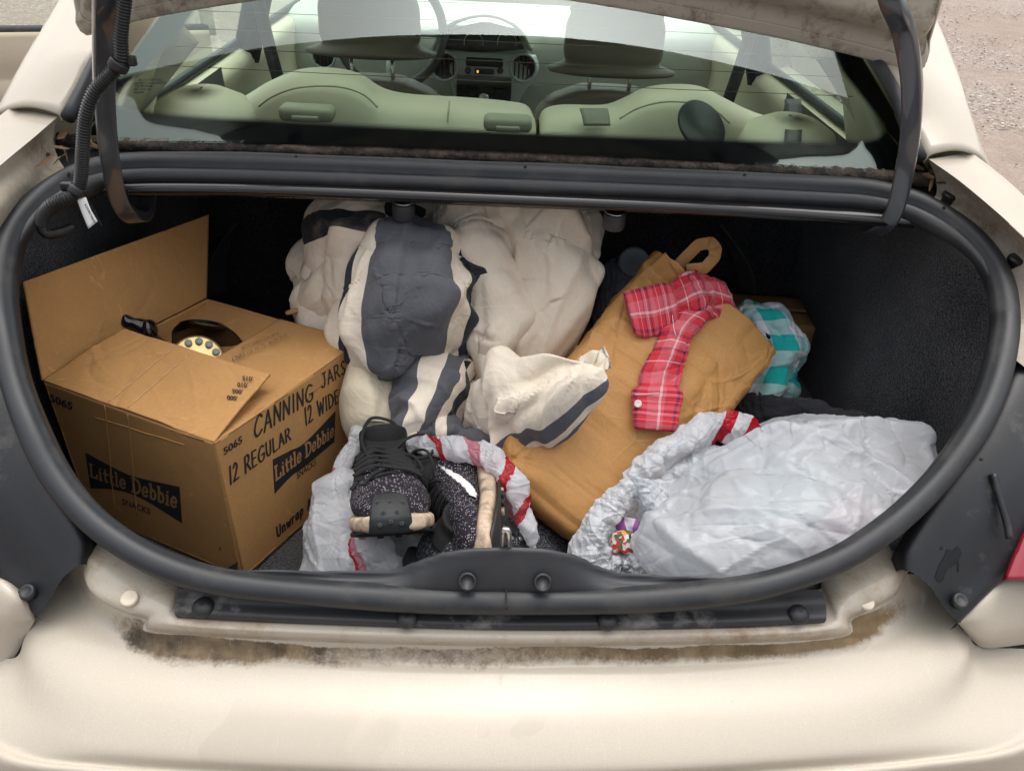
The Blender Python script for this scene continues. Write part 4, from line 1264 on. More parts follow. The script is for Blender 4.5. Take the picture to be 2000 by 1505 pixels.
# doors, belt seals, side glass, pillars, roof and windscreen
for s in (-1, 1):
    X = cxc + s * .77
    dc = [[A([X + s * .03, y, .35]) for y in (1.5, 2.0, 2.6, 3.2)], [A([X - s * .02, y, .62]) for y in (1.5, 2.0, 2.6, 3.2)], [A([X - s * .005, y, .80]) for y in (1.5, 2.0, 2.6, 3.2)], [A([X - s * .01, y, .91]) for y in (1.45, 2.0, 2.6, 3.2)], [A([X + s * .03, y, .935]) for y in (1.42, 2.0, 2.6, 3.25)]]
    patch('door_card', dc, M_seat, car, nv=30, nu=20, flip=s > 0)
    tube('belt_seal', A([[X + s * .035, y, .945] for y in np.linspace(1.45, 3.3, 20)]), .012, M_rubber, car, n=8)
    patch('door_skin', [[A([cxc + s * .86, y, z]) for y in (1.1, 1.9, 2.7, 3.8, 4.3)] for z in (.25, .60, .86)] + [[A([cxc + s * .82, y, .94]) for y in (1.1, 1.9, 2.7, 3.8, 4.3)]], M_paint, car, nv=20, nu=20, flip=s < 0)
    patch('side_window', [[A([cxc + s * .805, y, .945]) for y in (1.62, 2.0, 2.6, 3.35)], [A([cxc + s * .70, y, 1.2]) for y in (1.72, 2.0, 2.6, 3.12)], [A([cxc + s * .60, y, 1.37]) for y in (1.85, 2.1, 2.6, 2.92)]], M_sideg, car, nv=10, nu=14)
    tube('b_pillar', crom([A([cxc + s * .79, 2.50, .90]), A([cxc + s * .70, 2.50, 1.15]), A([cxc + s * .60, 2.50, 1.38])], 20), .04, M_plast, car, n=8)
    tube('belt_webbing', crom([A([cxc + s * .72, 2.46, 1.22]), A([cxc + s * .70, 2.42, 1.0]), A([cxc + s * .62, 2.38, .6])], 20), .02, M_plast, car, n=6)
    tube('a_pillar', crom([A([cxc + s * .78, 3.70, .95]), A([cxc + s * .68, 3.25, 1.22]), A([cxc + s * .56, 2.90, 1.395])], 20), .035, M_paint, car, n=8)
    # inner trim of the rear roof pillar
    patch('inner_pillar_trim', [[A([cxc + s * .66, 1.24, 1.0]), A([cxc + s * .74, 1.65, .95])], [A([cxc + s * .615, 1.42, 1.14]), A([cxc + s * .68, 1.68, 1.12])], [A([cxc + s * .53, 1.78, 1.34]), A([cxc + s * .60, 1.85, 1.36])]], M_seat, car, nv=14, nu=8, thick=.01)
    # rear outboard belt running over the shelf
    px_ = (415, 1548)[s > 0]
    patch('rear_belt', [[uy(px_ - 16, 196, 1.66), uy(px_ + 16, 196, 1.66)], [uy(px_ - 14, 232, 1.55), uy(px_ + 18, 232, 1.55)], [uy(px_ - 18, 300, 1.34), uy(px_ + 16, 300, 1.34)]], M_plast, car, nv=10, nu=4, thick=.003)
    tr_ = lathe('shelf_speaker_pod', uy((395, 1545)[s > 0], (196, 250)[s > 0], 1.52) + A([0, 0, -.03]), (0, -.1, 1), [(.0, .05), (.05, .045), (.085, .025), (.10, -.02)], M_seat, car, 24)
roof = patch('roof', [[A([x, y, z + .03 * (1 - (x / .6) ** 2)]) for x in (-.60, -.3, 0, .3, .60)] for y, z in ((1.79, 1.372), (2.1, 1.405), (2.5, 1.415), (2.92, 1.39))], M_paint, car, nv=16, nu=24, thick=.01)
patch('headliner', [[A([x, y, z + .02 * (1 - (x / .6) ** 2)]) for x in (-.58, 0, .58)] for y, z in ((1.82, 1.345), (2.3, 1.375), (2.9, 1.35))], M_headl, car, nv=10, nu=14, thick=.005)
patch('windscreen', [[A([x, 2.90 - .05 * (x / .6) ** 2, 1.39]) for x in (-.58, 0, .6)], [A([x, 3.3 - .08 * (x / .7) ** 2, 1.22]) for x in (-.66, 0, .70)], [A([x, 3.72 - .12 * (x / .75) ** 2, .96]) for x in (-.76, 0, .80)]], M_sideg, car, nv=12, nu=16)
patch('bonnet', [[A([x, y, z]) for x in (-.78, 0, .83)] for y, z in ((3.66, .955), (4.2, .93), (4.6, .82), (4.75, .5))], M_paint, car, nv=16, nu=14)
patch('cabin_floor', [[A([x, y, .28]) for x in (-.84, 0, .89)] for y in (.62, 2, 3.7)], M_dark, car, nv=4, nu=4)
# wheels
for s in (-1, 1):
    for y in (1.38, 4.05):
        w = lathe('wheel', A([cxc + s * .80 - s * .10, y, .32]), (s, 0, 0), [(0, 0), (.20, 0), (.30, .01), (.32, .04), (.32, .17), (.30, .20), (.22, .205), (.20, .19), (0, .17)], pm('tyre_rubber', (.02, .02, .02), .8), car, 32)
        lathe('wheel_trim', A([cxc + s * .80 + s * .09, y, .32]), (s, 0, 0), [(0, 0), (.19, 0), (.20, .008), (.16, .014), (.06, .022), (0, .022)], M_silver, w, 24)
# rear left door, standing open
H0, H1 = A([-.88, 2.55, 0]), A([-1.78, 2.25, 0])
def dpt(f, z, o=0.0):
    n_ = unit(A([-(H1 - H0)[1], (H1 - H0)[0], 0]))
    p = H0 + (H1 - H0) * f - n_ * o * -1
    return A([p[0], p[1], z])
rows = [[dpt(f, z, o) for f in (0, .33, .66, 1)] for z, o in ((.30, 0), (.55, .03), (.70, .035), (.74, .055), (.80, .06), (.84, .04), (.90, .03), (.955, .01))]
door = patch('open_rear_door', rows, m_leather('door_card_tan', (.44, .37, .28)), car, nv=50, nu=20, thick=.05)
tube('door_belt_seal', A([dpt(f, .968, .004) for f in np.linspace(0, 1, 12)]), .014, M_rubber, door, n=8)
patch('door_window', [[dpt(f, z, -.015 + (z - .96) * -.3) for f in (.02, .5, .9)] for z in (.965, 1.15, 1.33)], M_sideg, door, nv=6, nu=8)
tube('door_frame', crom([dpt(0, .95, 0), dpt(.01, 1.2, -.08), dpt(.08, 1.37, -.13), dpt(.5, 1.38, -.13), dpt(.85, 1.2, -.08), dpt(1, .95, 0)], 60), .02, M_paint, door, n=8)
# dark disc on the inside of the window
c = gl(*gpx(1382, 222), -.006)
gn = unit(A([0, -.47, .88]))
ax_ = unit(A([.35, -.62, .7]))
disc = lathe('window_disc', c + A([0, .02, -.02]), ax_, [(0, -.004), (.042, -.004), (.0455, -.002), (.0455, .002), (.042, .004), (0, .004)], pm('smoked_rubber', (.03, .032, .032), .4), car, 32)

# dry leaves and seeds blown into the corners of the drain channel
def leafgeo(L, W, curl, rs):
    n = 9
    V, F = [], []
    for i in range(n):
        t_ = i / (n - 1)
        w = W * sin(pi * t_) ** .7 * (.8 + .4 * rs.random()) + .0004
        for j in (-1, 0, 1):
            V.append((t_ * L, j * w, curl * L * (t_ ** 2) + abs(j) * w * .5 + rs.random() * .001))
    for i in range(n - 1):
        for j in (0, 1):
            F.append((i * 3 + j, i * 3 + j + 1, (i + 1) * 3 + j + 1, (i + 1) * 3 + j))
    return A(V), F
rs = np.random.default_rng(11)
leafspots = [(112, 272, 0), (122, 284, 0), (128, 300, 0), (136, 292, 0), (118, 262, 0), (146, 278, 0), (108, 300, 0), (156, 272, 0), (176, 278, 0), (131, 262, 0),
             (1796, 322, 1), (1806, 332, 1), (1816, 330, 1), (1800, 340, 1), (1822, 346, 1), (1788, 334, 1), (1812, 318, 1), (1826, 356, 1), (1782, 326, 1), (1804, 324, 1)]
for k, (px, py, s) in enumerate(leafspots):
    V, F = leafgeo(.016 + .016 * rs.random(), .0022 + .003 * rs.random(), rs.random() * .6, rs)
    a, b, g = rs.random() * 6.28, (rs.random() - .3) * 1.4, rs.random() * 6
    R = A(Matrix.Rotation(a, 3, 'Z') @ Matrix.Rotation(b, 3, 'Y') @ Matrix.Rotation(g, 3, 'X'))
    c = uz(px, py, 1.058)
    o = mk('dry_leaf', V @ R.T + c, F, M_leaf, None)
    tag(o, ('curled brown dry leaf caught in the left corner of the window channel', 'curled brown dry leaf caught in the right corner of the window channel')[s], 'leaf', ('dry leaves in the left channel corner', 'dry leaves in the right channel corner')[s])

# ================================================================== cardboard box with lettering
def m_card(name, c, s=1.0):
    t = NT(name)
    co = t.coord()
    n1 = t.noise(9, co, 6, .6)
    n2 = t.noise(160, co, 4, .7)
    k = t.ramp(n1, [(.3, tuple(x * .90 for x in c)), (.7, tuple(min(1, x * 1.06) for x in c))])
    k = t.mix(.16, k, t.ramp(n2, [(.35, tuple(x * .7 for x in c)), (.68, tuple(min(1, x * 1.35) for x in c))]))
    sc1 = t.noise(20, t.coord('Object', (1, 3.5, 1), (.3, .2, .7)), 6, .6, 1.8)
    k = t.mix(t.ramp(sc1, [(.635, (0, 0, 0)), (.67, (.35, .35, .35))]), k, tuple(min(1, x * 1.5 + .03) for x in c))
    t.to(k, 'Base Color')
    t.set(Roughness=.78, Specular_IOR_Level=.25)
    uv = t.coord('UV')
    w = t.new('ShaderNodeTexWave', i_Scale=23.0, i_Distortion=1.5)
    t.l.new(uv, w.inputs['Vector'])
    t.bump(t.mathn('ADD', t.mathn('MULTIPLY', w.outputs['Fac'], .08), t.noise(28, co, 6, .6)), .28, .004)
    return t.m
M_card = m_card('kraft_cardboard', (.47, .255, .095))
M_card2 = m_card('kraft_cardboard_plain', (.30, .17, .075))
def quadpts(TL, TR, BR, BL, xy):
    xy = np.asarray(xy, float)
    x, y = xy[:, :1], xy[:, 1:2]
    return (BL * (1 - x) + BR * x) * (1 - y) + (TL * (1 - x) + TR * x) * y
def onplane(px, py, O, n):
    d = ray(px, py)
    return CAM + d * (((O - CAM) @ n) / (d @ n))
def text2d(s, bold=0.0, shear=0.0):
    cu = bpy.data.curves.new('lettering', 'FONT')
    cu.body = s
    cu.size = 1.0
    cu.offset = bold
    cu.shear = shear
    cu.resolution_u = 3
    ob = bpy.data.objects.new('lettering_tmp', cu)
    col.objects.link(ob)
    dg = bpy.context.evaluated_depsgraph_get()
    me = bpy.data.meshes.new_from_object(ob.evaluated_get(dg))
    bpy.data.objects.remove(ob)
    co = np.array([v.co[:2] for v in me.vertices])
    F = [tuple(p.vertices) for p in me.polygons]
    bpy.data.meshes.remove(me)
    co = co - co.min(0)
    return co / co.max(0), F
def ribbon(pl, w, V, F, asp):
    """stroke polyline (unit box) to quads with round-ish joints; asp = width/height of the box in metres"""
    P = A(pl, float) * A([asp, 1])
    if len(P) > 2:
        P = crom(np.c_[P, np.zeros(len(P))], max(6, 4 * len(P)))[:, :2]
    for i in range(len(P) - 1):
        d = P[i + 1] - P[i]
        L = np.linalg.norm(d) + 1e-9
        n = A([-d[1], d[0]]) / L * w / 2
        o = len(V)
        V += [P[i] - n, P[i + 1] - n, P[i + 1] + n, P[i] + n]
        F.append((o, o + 1, o + 2, o + 3))
    for p in P:
        o = len(V)
        for k in range(8):
            V.append(p + w / 2 * A([cos(k * pi / 4), sin(k * pi / 4)]))
        F.append(tuple(range(o, o + 8)))
HAND = {
 'C': (.7, [[(.95, .85), (.6, 1), (.2, .75), (.05, .35), (.25, .05), (.6, .02), (.95, .2)]]),
 'A': (.7, [[(.05, 0), (.48, 1)], [(.48, 1), (.95, .0)], [(.2, .38), (.85, .36)]]),
 'N': (.7, [[(.1, 0), (.12, 1)], [(.12, 1), (.85, .05)], [(.85, .05), (.92, 1)]]),
 'I': (.32, [[(.5, 0), (.55, 1)]]),
 'G': (.8, [[(.9, .9), (.5, 1), (.12, .65), (.1, .25), (.45, 0), (.85, .12), (.9, .45)], [(.9, .45), (.55, .42)]]),
 'J': (.7, [[(.75, 1), (.72, .3), (.5, 0), (.1, .15)], [(.5, 1), (1, 1)]]),
 'R': (.7, [[(.12, 0), (.1, 1)], [(.1, 1), (.6, 1), (.75, .75), (.5, .52), (.12, .48)], [(.4, .5), (.95, 0)]]),
 'S': (.6, [[(.85, .9), (.5, 1), (.15, .8), (.45, .52), (.8, .28), (.5, 0), (.1, .1)]]),
 '1': (.3, [[(.5, 0), (.5, 1)]]),
 '2': (.6, [[(.08, .78), (.4, 1), (.75, .8), (.5, .4), (.05, .02)], [(.05, .02), (.95, .06)]]),
 'E': (.6, [[(.1, 0), (.1, 1)], [(.1, 1), (.85, 1)], [(.1, .52), (.7, .54)], [(.1, 0), (.9, .02)]]),
 'U': (.7, [[(.1, 1), (.12, .3), (.4, 0), (.75, .15), (.85, 1)]]),
 'L': (.6, [[(.12, 1), (.1, 0)], [(.1, 0), (.85, .03)]]),
 'W': (.9, [[(.02, 1), (.25, 0)], [(.25, 0), (.5, .8)], [(.5, .8), (.72, 0)], [(.72, 0), (.98, 1)]]),
 'D': (.75, [[(.12, 0), (.1, 1)], [(.02, 1), (.55, .92), (.9, .5), (.6, .08), (.05, 0)]]),
 'n': (.6, [[(.1, 0), (.1, .62)], [(.1, .45), (.4, .64), (.7, .5), (.75, 0)]]),
 'w': (.75, [[(.05, .62), (.25, 0)], [(.25, 0), (.48, .5)], [(.48, .5), (.7, 0)], [(.7, 0), (.92, .62)]]),
 'r': (.45, [[(.15, 0), (.15, .62)], [(.15, .4), (.45, .62), (.8, .58)]]),
 'a': (.6, [[(.75, .55), (.4, .64), (.1, .35), (.25, .02), (.6, .1), (.75, .5)], [(.75, .62), (.8, 0)]]),
 'p': (.6, [[(.15, -.35), (.15, .62)], [(.15, .5), (.5, .64), (.8, .35), (.5, 0), (.15, .1)]]),
 'm': (.9, [[(.08, 0), (.08, .62)], [(.08, .45), (.3, .64), (.48, .45), (.48, 0)], [(.48, .45), (.7, .64), (.9, .45), (.9, 0)]]),
 'i': (.25, [[(.5, 0), (.5, .62)], [(.5, .85), (.52, .86)]]),
 'l': (.25, [[(.5, 0), (.5, 1)]]),
 'e': (.6, [[(.12, .35), (.8, .38), (.65, .62), (.35, .62), (.1, .3), (.35, 0), (.8, .12)]]),
 "'": (.2, [[(.5, .85), (.5, .95)]]),
 ' ': (.4, [])}
SERIF = {
 'L': (.78, [[(.15, 1), (.15, 0)], [(.0, 1), (.34, 1)], [(.0, 0), (.9, 0)], [(.9, 0), (.93, .28)]]),
 'i': (.36, [[(.5, .60), (.5, 0)], [(.2, .62), (.5, .62)], [(.15, 0), (.85, 0)], [(.5, .86), (.51, .87)]]),
 't': (.46, [[(.45, .92), (.45, .15), (.6, .0), (.9, .08)], [(.08, .62), (.88, .62)]]),
 'l': (.36, [[(.5, 1), (.5, 0)], [(.2, 1), (.5, 1)], [(.15, 0), (.85, 0)]]),
 'e': (.62, [[(.15, .33), (.85, .35), (.72, .62), (.4, .66), (.12, .4), (.15, .12), (.45, 0), (.85, .12)]]),
 'D': (.92, [[(.18, 1), (.18, 0)], [(.0, 1), (.45, 1), (.85, .78), (.88, .3), (.5, 0), (.0, 0)]]),
 'b': (.66, [[(.2, 1), (.2, .02)], [(.02, 1), (.2, 1)], [(.2, .48), (.5, .66), (.85, .5), (.85, .15), (.5, 0), (.2, .12)]]),
 ' ': (.35, [])}
def strokes(s, font, asp, w, gap=.16):
    tot = sum(font[c][0] for c in s) + gap * (len(s) - 1)
    V, F = [], []
    x = 0
    for k, c in enumerate(s):
        cw, pls = font[c]
        for pl in pls:
            ribbon([((x + px * cw) / tot, py) for px, py in pl], w, V, F, asp)
        x += cw + gap
    return A(V) / A([asp, 1]), F
def put(name, co, F, quad, plane, mat, parent, lift=.0006, thick=.0004):
    O, n = plane
    TL, TR, BR, BL = [onplane(*q, O, n) for q in quad]
    W = quadpts(TL, TR, BR, BL, co)
    n_ = n if n @ (CAM - O) > 0 else -n
    W = W + n_ * lift
    # every stroke piece a hair above the one before, so overlaps never share a plane
    me = []
    V2, F2 = [], []
    for k, f in enumerate(F):
        o = len(V2)
        for i in f:
            V2.append(W[i] + n_ * (k % 11) * .000012)
        F2.append(tuple(range(o, o + len(f))))
    return mk(name, V2, F2, mat, parent, False)
def put_text(name, s, quad, plane, mat, parent, bold=0.01, shear=0.0, lift=.0006):
    co, F = text2d(s, bold, shear)
    return put(name, co, F, quad, plane, mat, parent, lift)
def put_strokes(name, s, font, quad, plane, mat, parent, w=.1, lift=.0006, jit=0.0):
    O, n = plane
    TL, TR, BR, BL = [onplane(*q, O, n) for q in quad]
    asp = np.linalg.norm(BR - BL) / np.linalg.norm(TL - BL)
    co, F = strokes(s, font, asp, w)
    if jit:
        co = co + np.c_[np.zeros(len(co)), jit * np.sin(co[:, 0] * 23)]
    return put(name, co, F, quad, plane, mat, parent, lift)

B = uz(418, 866, .752)
Lc = uz(85, 746, .752)
Rc = uz(702, 668, .752)
eL, eR = Lc - B, Rc - B
BK = Lc + eR
Hb = A([0, 0, -.268])
box = thing('cardboard_box', (B + BK) / 2 + A([0, 0, -.27]), 'big brown snack carton with open flaps, marked canning jars, on the left', 'box')
M_mark = pm('marker_ink', (.022, .018, .016), .7, .3, 40)
M_bprint = pm('carton_print', (.014, .014, .016), .72, .3, 30)
def panel(name, a, b, c, d, mat, parent, th=.004, warp=.002, seed=0, nv=60, nu=80):
    """a-b top edge, d-c bottom edge"""
    G = rows_grid([[a, a * .66 + b * .34, a * .34 + b * .66, b], [d, d * .66 + c * .34, d * .34 + c * .66, c]], nv, nu)
    n = unit(np.cross(b - a, d - a))
    e = np.minimum(np.minimum(*np.meshgrid(np.linspace(0, 1, nu), np.linspace(0, 1, nv))), 1)
    G = G + n * (nz(G, 7, seed) * warp)[..., None]
    if warp > .001:
        G = creases(G, 14, (.03, .12), (.002, .006), (.0006, .0018), seed, wrap=False)
    return gmesh(name, G, mat, parent, thick=-th, flip=False)
nLf = unit(np.cross(eL, Hb)); nRf = unit(np.cross(eR, Hb))
pL = panel('side_panel', Lc, B, B + Hb + eL * .01, Lc + Hb, M_card, box, warp=.0)
pR = panel('side_panel', B, Rc, Rc + Hb, B + Hb + eR * .01, M_card, box, warp=.0)
panel('side_panel', Rc, BK, BK + Hb, Rc + Hb, M_card, box)
panel('side_panel', BK, Lc, Lc + Hb, BK + Hb, M_card, box)
panel('bottom_panel', Lc + Hb * .99, B + Hb * .99, Rc + Hb * .99, BK + Hb * .99, M_card, box)
# flaps
f1 = panel('flap', uy(45, 551, 1.005), uy(409, 419, 1.295), BK + A([0, 0, .002]), Lc + A([-.001, 0, .002]), M_card, box, warp=.004, seed=4)
fl2 = [[Lc + A([0, 0, .003]), (Lc + B) / 2 + A([0, 0, .004]), B + A([0, 0, .003])], [Lc * .5 + uz(242, 641, .79) * .5 + A([0, 0, .004]), (Lc + B) / 4 + (uz(242, 641, .79) + uz(527, 729, .783)) / 4 + A([0, 0, .004]), B * .5 + uz(527, 729, .783) * .5 + A([0, 0, .003])],
       [uz(242, 641, .79), uz(390, 688, .786), uz(527, 729, .783)]]
G = rows_grid(fl2, 70, 110)
G[..., 2] += nz(G, 14, 2) * .003
G = creases(G, 22, (.02, .10), (.0015, .005), (.0008, .0026), 5, wrap=False)
f2 = gmesh('flap', G, M_card, box, thick=.004)
h = .50
f3 = panel('flap', Rc + A([0, 0, .001]), B + A([0, 0, .001]), B + eL * h + A([0, 0, -.004]), Rc + eL * h + A([0, 0, .002]), M_card, box, warp=.003, seed=9)
f4 = panel('flap', BK + A([0, 0, -.002]), Rc + A([0, 0, -.004]), Rc - eR * .46 + A([0, 0, -.035]), BK - eR * .46 + A([0, 0, -.05]), M_card, box, warp=.003, seed=12)
tube('torn_corner', crom([uz(560, 612, .758), uz(575, 607, .764), uz(590, 608, .757)], 10), .0045, M_card, f3, n=6)
# score lines pressed into the front face and flap
PLf, PRf = (B, nLf), (B, nRf)
for (a, b) in (((185, 815), (360, 868)), ((205, 790), (226, 1010)), ((250, 808), (268, 1005))):
    pa, pb = onplane(*a, *PLf), onplane(*b, *PLf)
    nn = nLf if nLf @ (CAM - B) > 0 else -nLf
    P = np.linspace(pa, pb, 24)
    P = P + nn * .0003 + nz(P, 30)[:, None] * A([0, 0, .0015])
    tube('crease', P, .0011, M_card, pL, n=5)
# print and writing
put_text('printed_number', '5065', [(97, 768), (143, 786), (142, 801), (98, 783)], PLf, M_bprint, pL, .03)
def banner(quad_top, quad_bot, plane, parent):
    O, n = plane
    n_ = n if n @ (CAM - O) > 0 else -n
    T = crom([onplane(*q, O, n) for q in quad_top], 24)
    Bm = crom([onplane(*q, O, n) for q in quad_bot], 24)
    G = np.stack([T, Bm]) + n_ * .0004
    return gmesh('printed_banner', G, M_bprint, parent, smooth=False)
banner([(167, 883), (235, 919), (270, 932), (351, 950)], [(177, 953), (227, 956), (277, 973), (356, 1021)], PLf, pL)
M_ltr = m_card('carton_letter', (.40, .225, .095))
put_strokes('printed_name', 'Little Debbie', SERIF, [(176, 905), (347, 962), (346, 991), (178, 929)], PLf, M_ltr, pL, .15, .0009)
put_text('printed_word', 'SNACKS', [(239, 972), (294, 992), (294, 1004), (239, 984)], PLf, M_bprint, pL, .012)
put_strokes('printed_script', "A Smile'", HAND, [(276, 1050), (359, 1086), (358, 1107), (276, 1072)], PLf, M_bprint, pL, .17)
put_text('printed_number', '5065', [(435, 875), (472, 849), (473, 864), (437, 889)], PRf, M_bprint, pR, .03)
put_strokes('marker_writing', 'CANNING', HAND, [(497, 815), (610, 748), (612, 779), (496, 856)], PRf, M_mark, pR, .115, jit=.02)
put_strokes('marker_writing', 'JARS', HAND, [(624, 733), (673, 703), (675, 727), (627, 759)], PRf, M_mark, pR, .13)
put_strokes('marker_writing', '12 REGULAR', HAND, [(446, 912), (566, 834), (568, 857), (448, 947)], PRf, M_mark, pR, .12, jit=.02)
put_strokes('marker_writing', '12 WIDE', HAND, [(593, 797), (660, 760), (662, 784), (596, 831)], PRf, M_mark, pR, .11)
banner([(532, 897), (565, 880), (596, 863), (655, 802)], [(536, 964), (568, 930), (597, 909), (653, 862)], PRf, pR)
put_strokes('printed_name', 'Little Debbie', SERIF, [(536, 911), (651, 826), (651, 850), (538, 937)], PRf, M_ltr, pR, .15, .0009)
put_text('printed_word', 'SNACKS', [(579, 922), (616, 895), (617, 907), (580, 935)], PRf, M_bprint, pR, .012)
put_strokes('printed_script', 'Unwrap A', HAND, [(539, 1029), (607, 971), (608, 988), (541, 1049)], PRf, M_bprint, pR, .17)
O, n = PLf
nn = n if n @ (CAM - O) > 0 else -n
for pl_, par, q in ((PLf, pL, [(403, 1102), (434, 1114), (434, 1124), (405, 1120)]), (PRf, pR, [(437, 1113), (464, 1096), (462, 1114), (437, 1125)])):
    n_ = pl_[1] if pl_[1] @ (CAM - pl_[0]) > 0 else -pl_[1]
    mk('printed_edge_mark', [onplane(*p, *pl_) + n_ * .0004 for p in q], [(0, 1, 2, 3)], M_bprint, par, False)
mk('red_dot', [onplane(*p, *PLf) + nn * .0005 for p in ((428, 1066), (432, 1068), (432, 1075), (429, 1074))], [(0, 1, 2, 3)], pm('red_ink', (.35, .03, .03), .7), pL, False)
PF2 = (uz(500, 760, .776), unit(np.cross(uz(527, 729, .783) - B, Lc - B)))
for k, s in enumerate(('.015', '.010', '.005', '.000')):
    x0, y0 = 495 - k * 10, 741 + k * 12.6
    put_text('printed_gauge', s, [(x0 + 1, y0 + 7), (x0 - 20, y0 + 5), (x0 - 20, y0 - 4), (x0 + 1, y0 - 2)], PF2, M_bprint, f2, .03, lift=.004)
PF3 = (Rc + A([0, 0, .003]), unit(np.cross(eL, eR)))
for q, s in (([(470, 682), (545, 650), (548, 655), (473, 687)], 'SET IT CARDS 07A-189-57'), ([(482, 690), (560, 656), (563, 661), (485, 696)], '12F 10 12   BOX 7/17'), ([(452, 702), (476, 690), (480, 700), (456, 712)], '(38)')):
    put_text('faint_print', s, q, PF3, pm('faded_print', (.12, .075, .04), .8), f3, .0, lift=.004)

# ================================================================== old desk telephone inside the carton
M_bake = pm('black_bakelite', (.006, .006, .007), .10, .1, 30, coat=.6)
M_gold = pm('brass_faceplate', (.62, .47, .22), .32, .15, 30, metallic=.8)
tc = uy(398, 668, 1.10)
tel = thing('desk_telephone', tc + A([0, 0, -.2]), 'glossy black push button telephone with brass dial plate inside the open carton', 'telephone')
tu = unit(A([.05, -.62, .78]))        # axis out of the dial face
bx_ = unit(np.cross(tu, A([.2, .9, .5])))
by_ = np.cross(tu, bx_)
ringsT = [(tc + A([.0, .07, -.13]), .075, .06), (tc + A([-.004, .05, -.07]), .070, .056), (tc + A([-.002, .025, -.02]), .060, .050), (tc + A([.002, .008, .016]), .046, .040), (tc + A([.004, .0, .034]), .026, .022), (tc + A([.005, -.003, .040]), .006, .005)]
Gt = loft([(c, RIGHT * a, -FWD * b * .8 + UP * b * .3, 2.4) for c, a, b in ringsT], 40, 44)
gmesh('telephone_body', Gt, M_bake, tel, wrap=True, caps=True, flip=True)
fc = uy(386, 704, 1.055)
fn = unit(CAM - fc + A([.0, 0, .25]))
face = lathe('dial_plate', fc, fn, [(0, -.012), (.040, -.012), (.042, -.004), (.040, .002), (.036, .003), (0, .003)], M_gold, tel, 40)
M_key = pm('grey_key', (.28, .28, .24), .4, .1, 40)
fx = unit(np.cross(A([0, 0, 1]), fn)); fy = np.cross(fn, fx)
for k in range(12):
    a = radians(15 + k * 30)
    c = fc + (fx * cos(a) + fy * sin(a)) * .031 + fn * .003
    ky = lathe('dial_key', c, fn, [(.0060, -.001), (.0060, .002), (.005, .0035), (0, .0038)], M_key, face, 16)
    
# cradle horn
Gc = loft([(uy(236, 626, 1.10), RIGHT * .006, UP * .008, 2.6), (uy(250, 630, 1.10), RIGHT * .010, UP * .011, 2.6), (uy(275, 637, 1.10), RIGHT * .012, UP * .011, 2.8), (uy(296, 642, 1.10), RIGHT * .012, UP * .013, 2.8), (uy(305, 646, 1.10), RIGHT * .003, UP * .006, 2.5)], 20, 20)
Gc = loft([(uy(234, 626, 1.10), UP * .006, -FWD * .006), (uy(242, 626, 1.10), UP * .011, -FWD * .010), (uy(262, 632, 1.10), UP * .010, -FWD * .012), (uy(285, 640, 1.10), UP * .014, -FWD * .013), (uy(302, 646, 1.10), UP * .013, -FWD * .012), (uy(307, 648, 1.10), UP * .004, -FWD * .004)], 26, 24, 2.8)
gmesh('handset_cradle', Gc, M_bake, tel, wrap=True, caps=True, flip=True)
tube('cradle_stem', crom([uy(292, 650, 1.10), uy(310, 668, 1.12), uy(340, 690, 1.13)], 14), .009, M_bake, tel, n=10)

# ================================================================== bedding
def m_cloth(name, stops, axis=0, warp=.010, weave=700, slant=(0, 0, 0), dirt=None, interp='CONSTANT', bump=.25, chk=None, crease=.16):
    """stripes along a UV axis. slant: (amount, v0, v1) shifts the stripes between v0 and v1"""
    t = NT(name)
    co = t.coord()
    uv = t.sep(t.coord('UV'))
    x = uv[axis]
    wv_ = t.mathn('MULTIPLY', t.mathn('SUBTRACT', t.noise(10, co, 3), .5), warp)
    x = t.mathn('ADD', x, wv_)
    if slant[0]:
        sm = t.new('ShaderNodeMapRange', interpolation_type='SMOOTHSTEP')
        t.l.new(uv[1 - axis], sm.inputs[0])
        sm.inputs[1].default_value, sm.inputs[2].default_value = slant[1], slant[2]
        x = t.mathn('ADD', x, t.mathn('MULTIPLY', sm.outputs[0], slant[0]))
    c = t.ramp(x, stops, interp)
    if chk:
        # dark patches laid as (u0,u1,v0,v1)
        for (u0, u1, v0, v1) in chk:
            a = t.mathn('MULTIPLY', t.mathn('GREATER_THAN', uv[0], u0), t.mathn('LESS_THAN', uv[0], u1))
            b = t.mathn('MULTIPLY', t.mathn('GREATER_THAN', uv[1], v0), t.mathn('LESS_THAN', uv[1], v1))
            c = t.mix(t.mathn('MULTIPLY', a, b), c, (.022, .024, .030))
    w = t.noise(weave, co, 2, .7)
    c = t.mix(.22, c, t.mix(1.0, c, t.ramp(w, [(.3, (.45, .45, .45)), (.7, (1.0, 1.0, 1.0))]), 'MULTIPLY'))
    if dirt:
        d = t.noise(7, co, 5, .6)
        c = t.mix(t.ramp(d, [(.56, (0, 0, 0)), (.74, (.4, .4, .4))]), c, dirt)
    t.to(c, 'Base Color')
    t.set(Roughness=.88, Specular_IOR_Level=.2, Sheen_Weight=.12, Sheen_Roughness=.5)
    def ridge(sc_, dist, ch=None):
        n_ = t.noise(sc_, ch or co, 3, .5, dist)
        return t.mathn('SUBTRACT', 1.0, t.mathn('MULTIPLY', t.mathn('ABSOLUTE', t.mathn('SUBTRACT', n_, .5)), 3.2), clamp=True)
    b1 = t.bump(t.mathn('ADD', t.mathn('POWER', ridge(11, 1.2), 2.0), t.mathn('MULTIPLY', t.mathn('POWER', ridge(30, 1.0, t.coord('Object', (1, 1, .45))), 2.0), .45)), crease, .011)
    t.bump(t.mathn('ADD', t.mathn('MULTIPLY', w, .35), t.noise(70, co, 4, .6)), bump, .0025, b1)
    return t.m
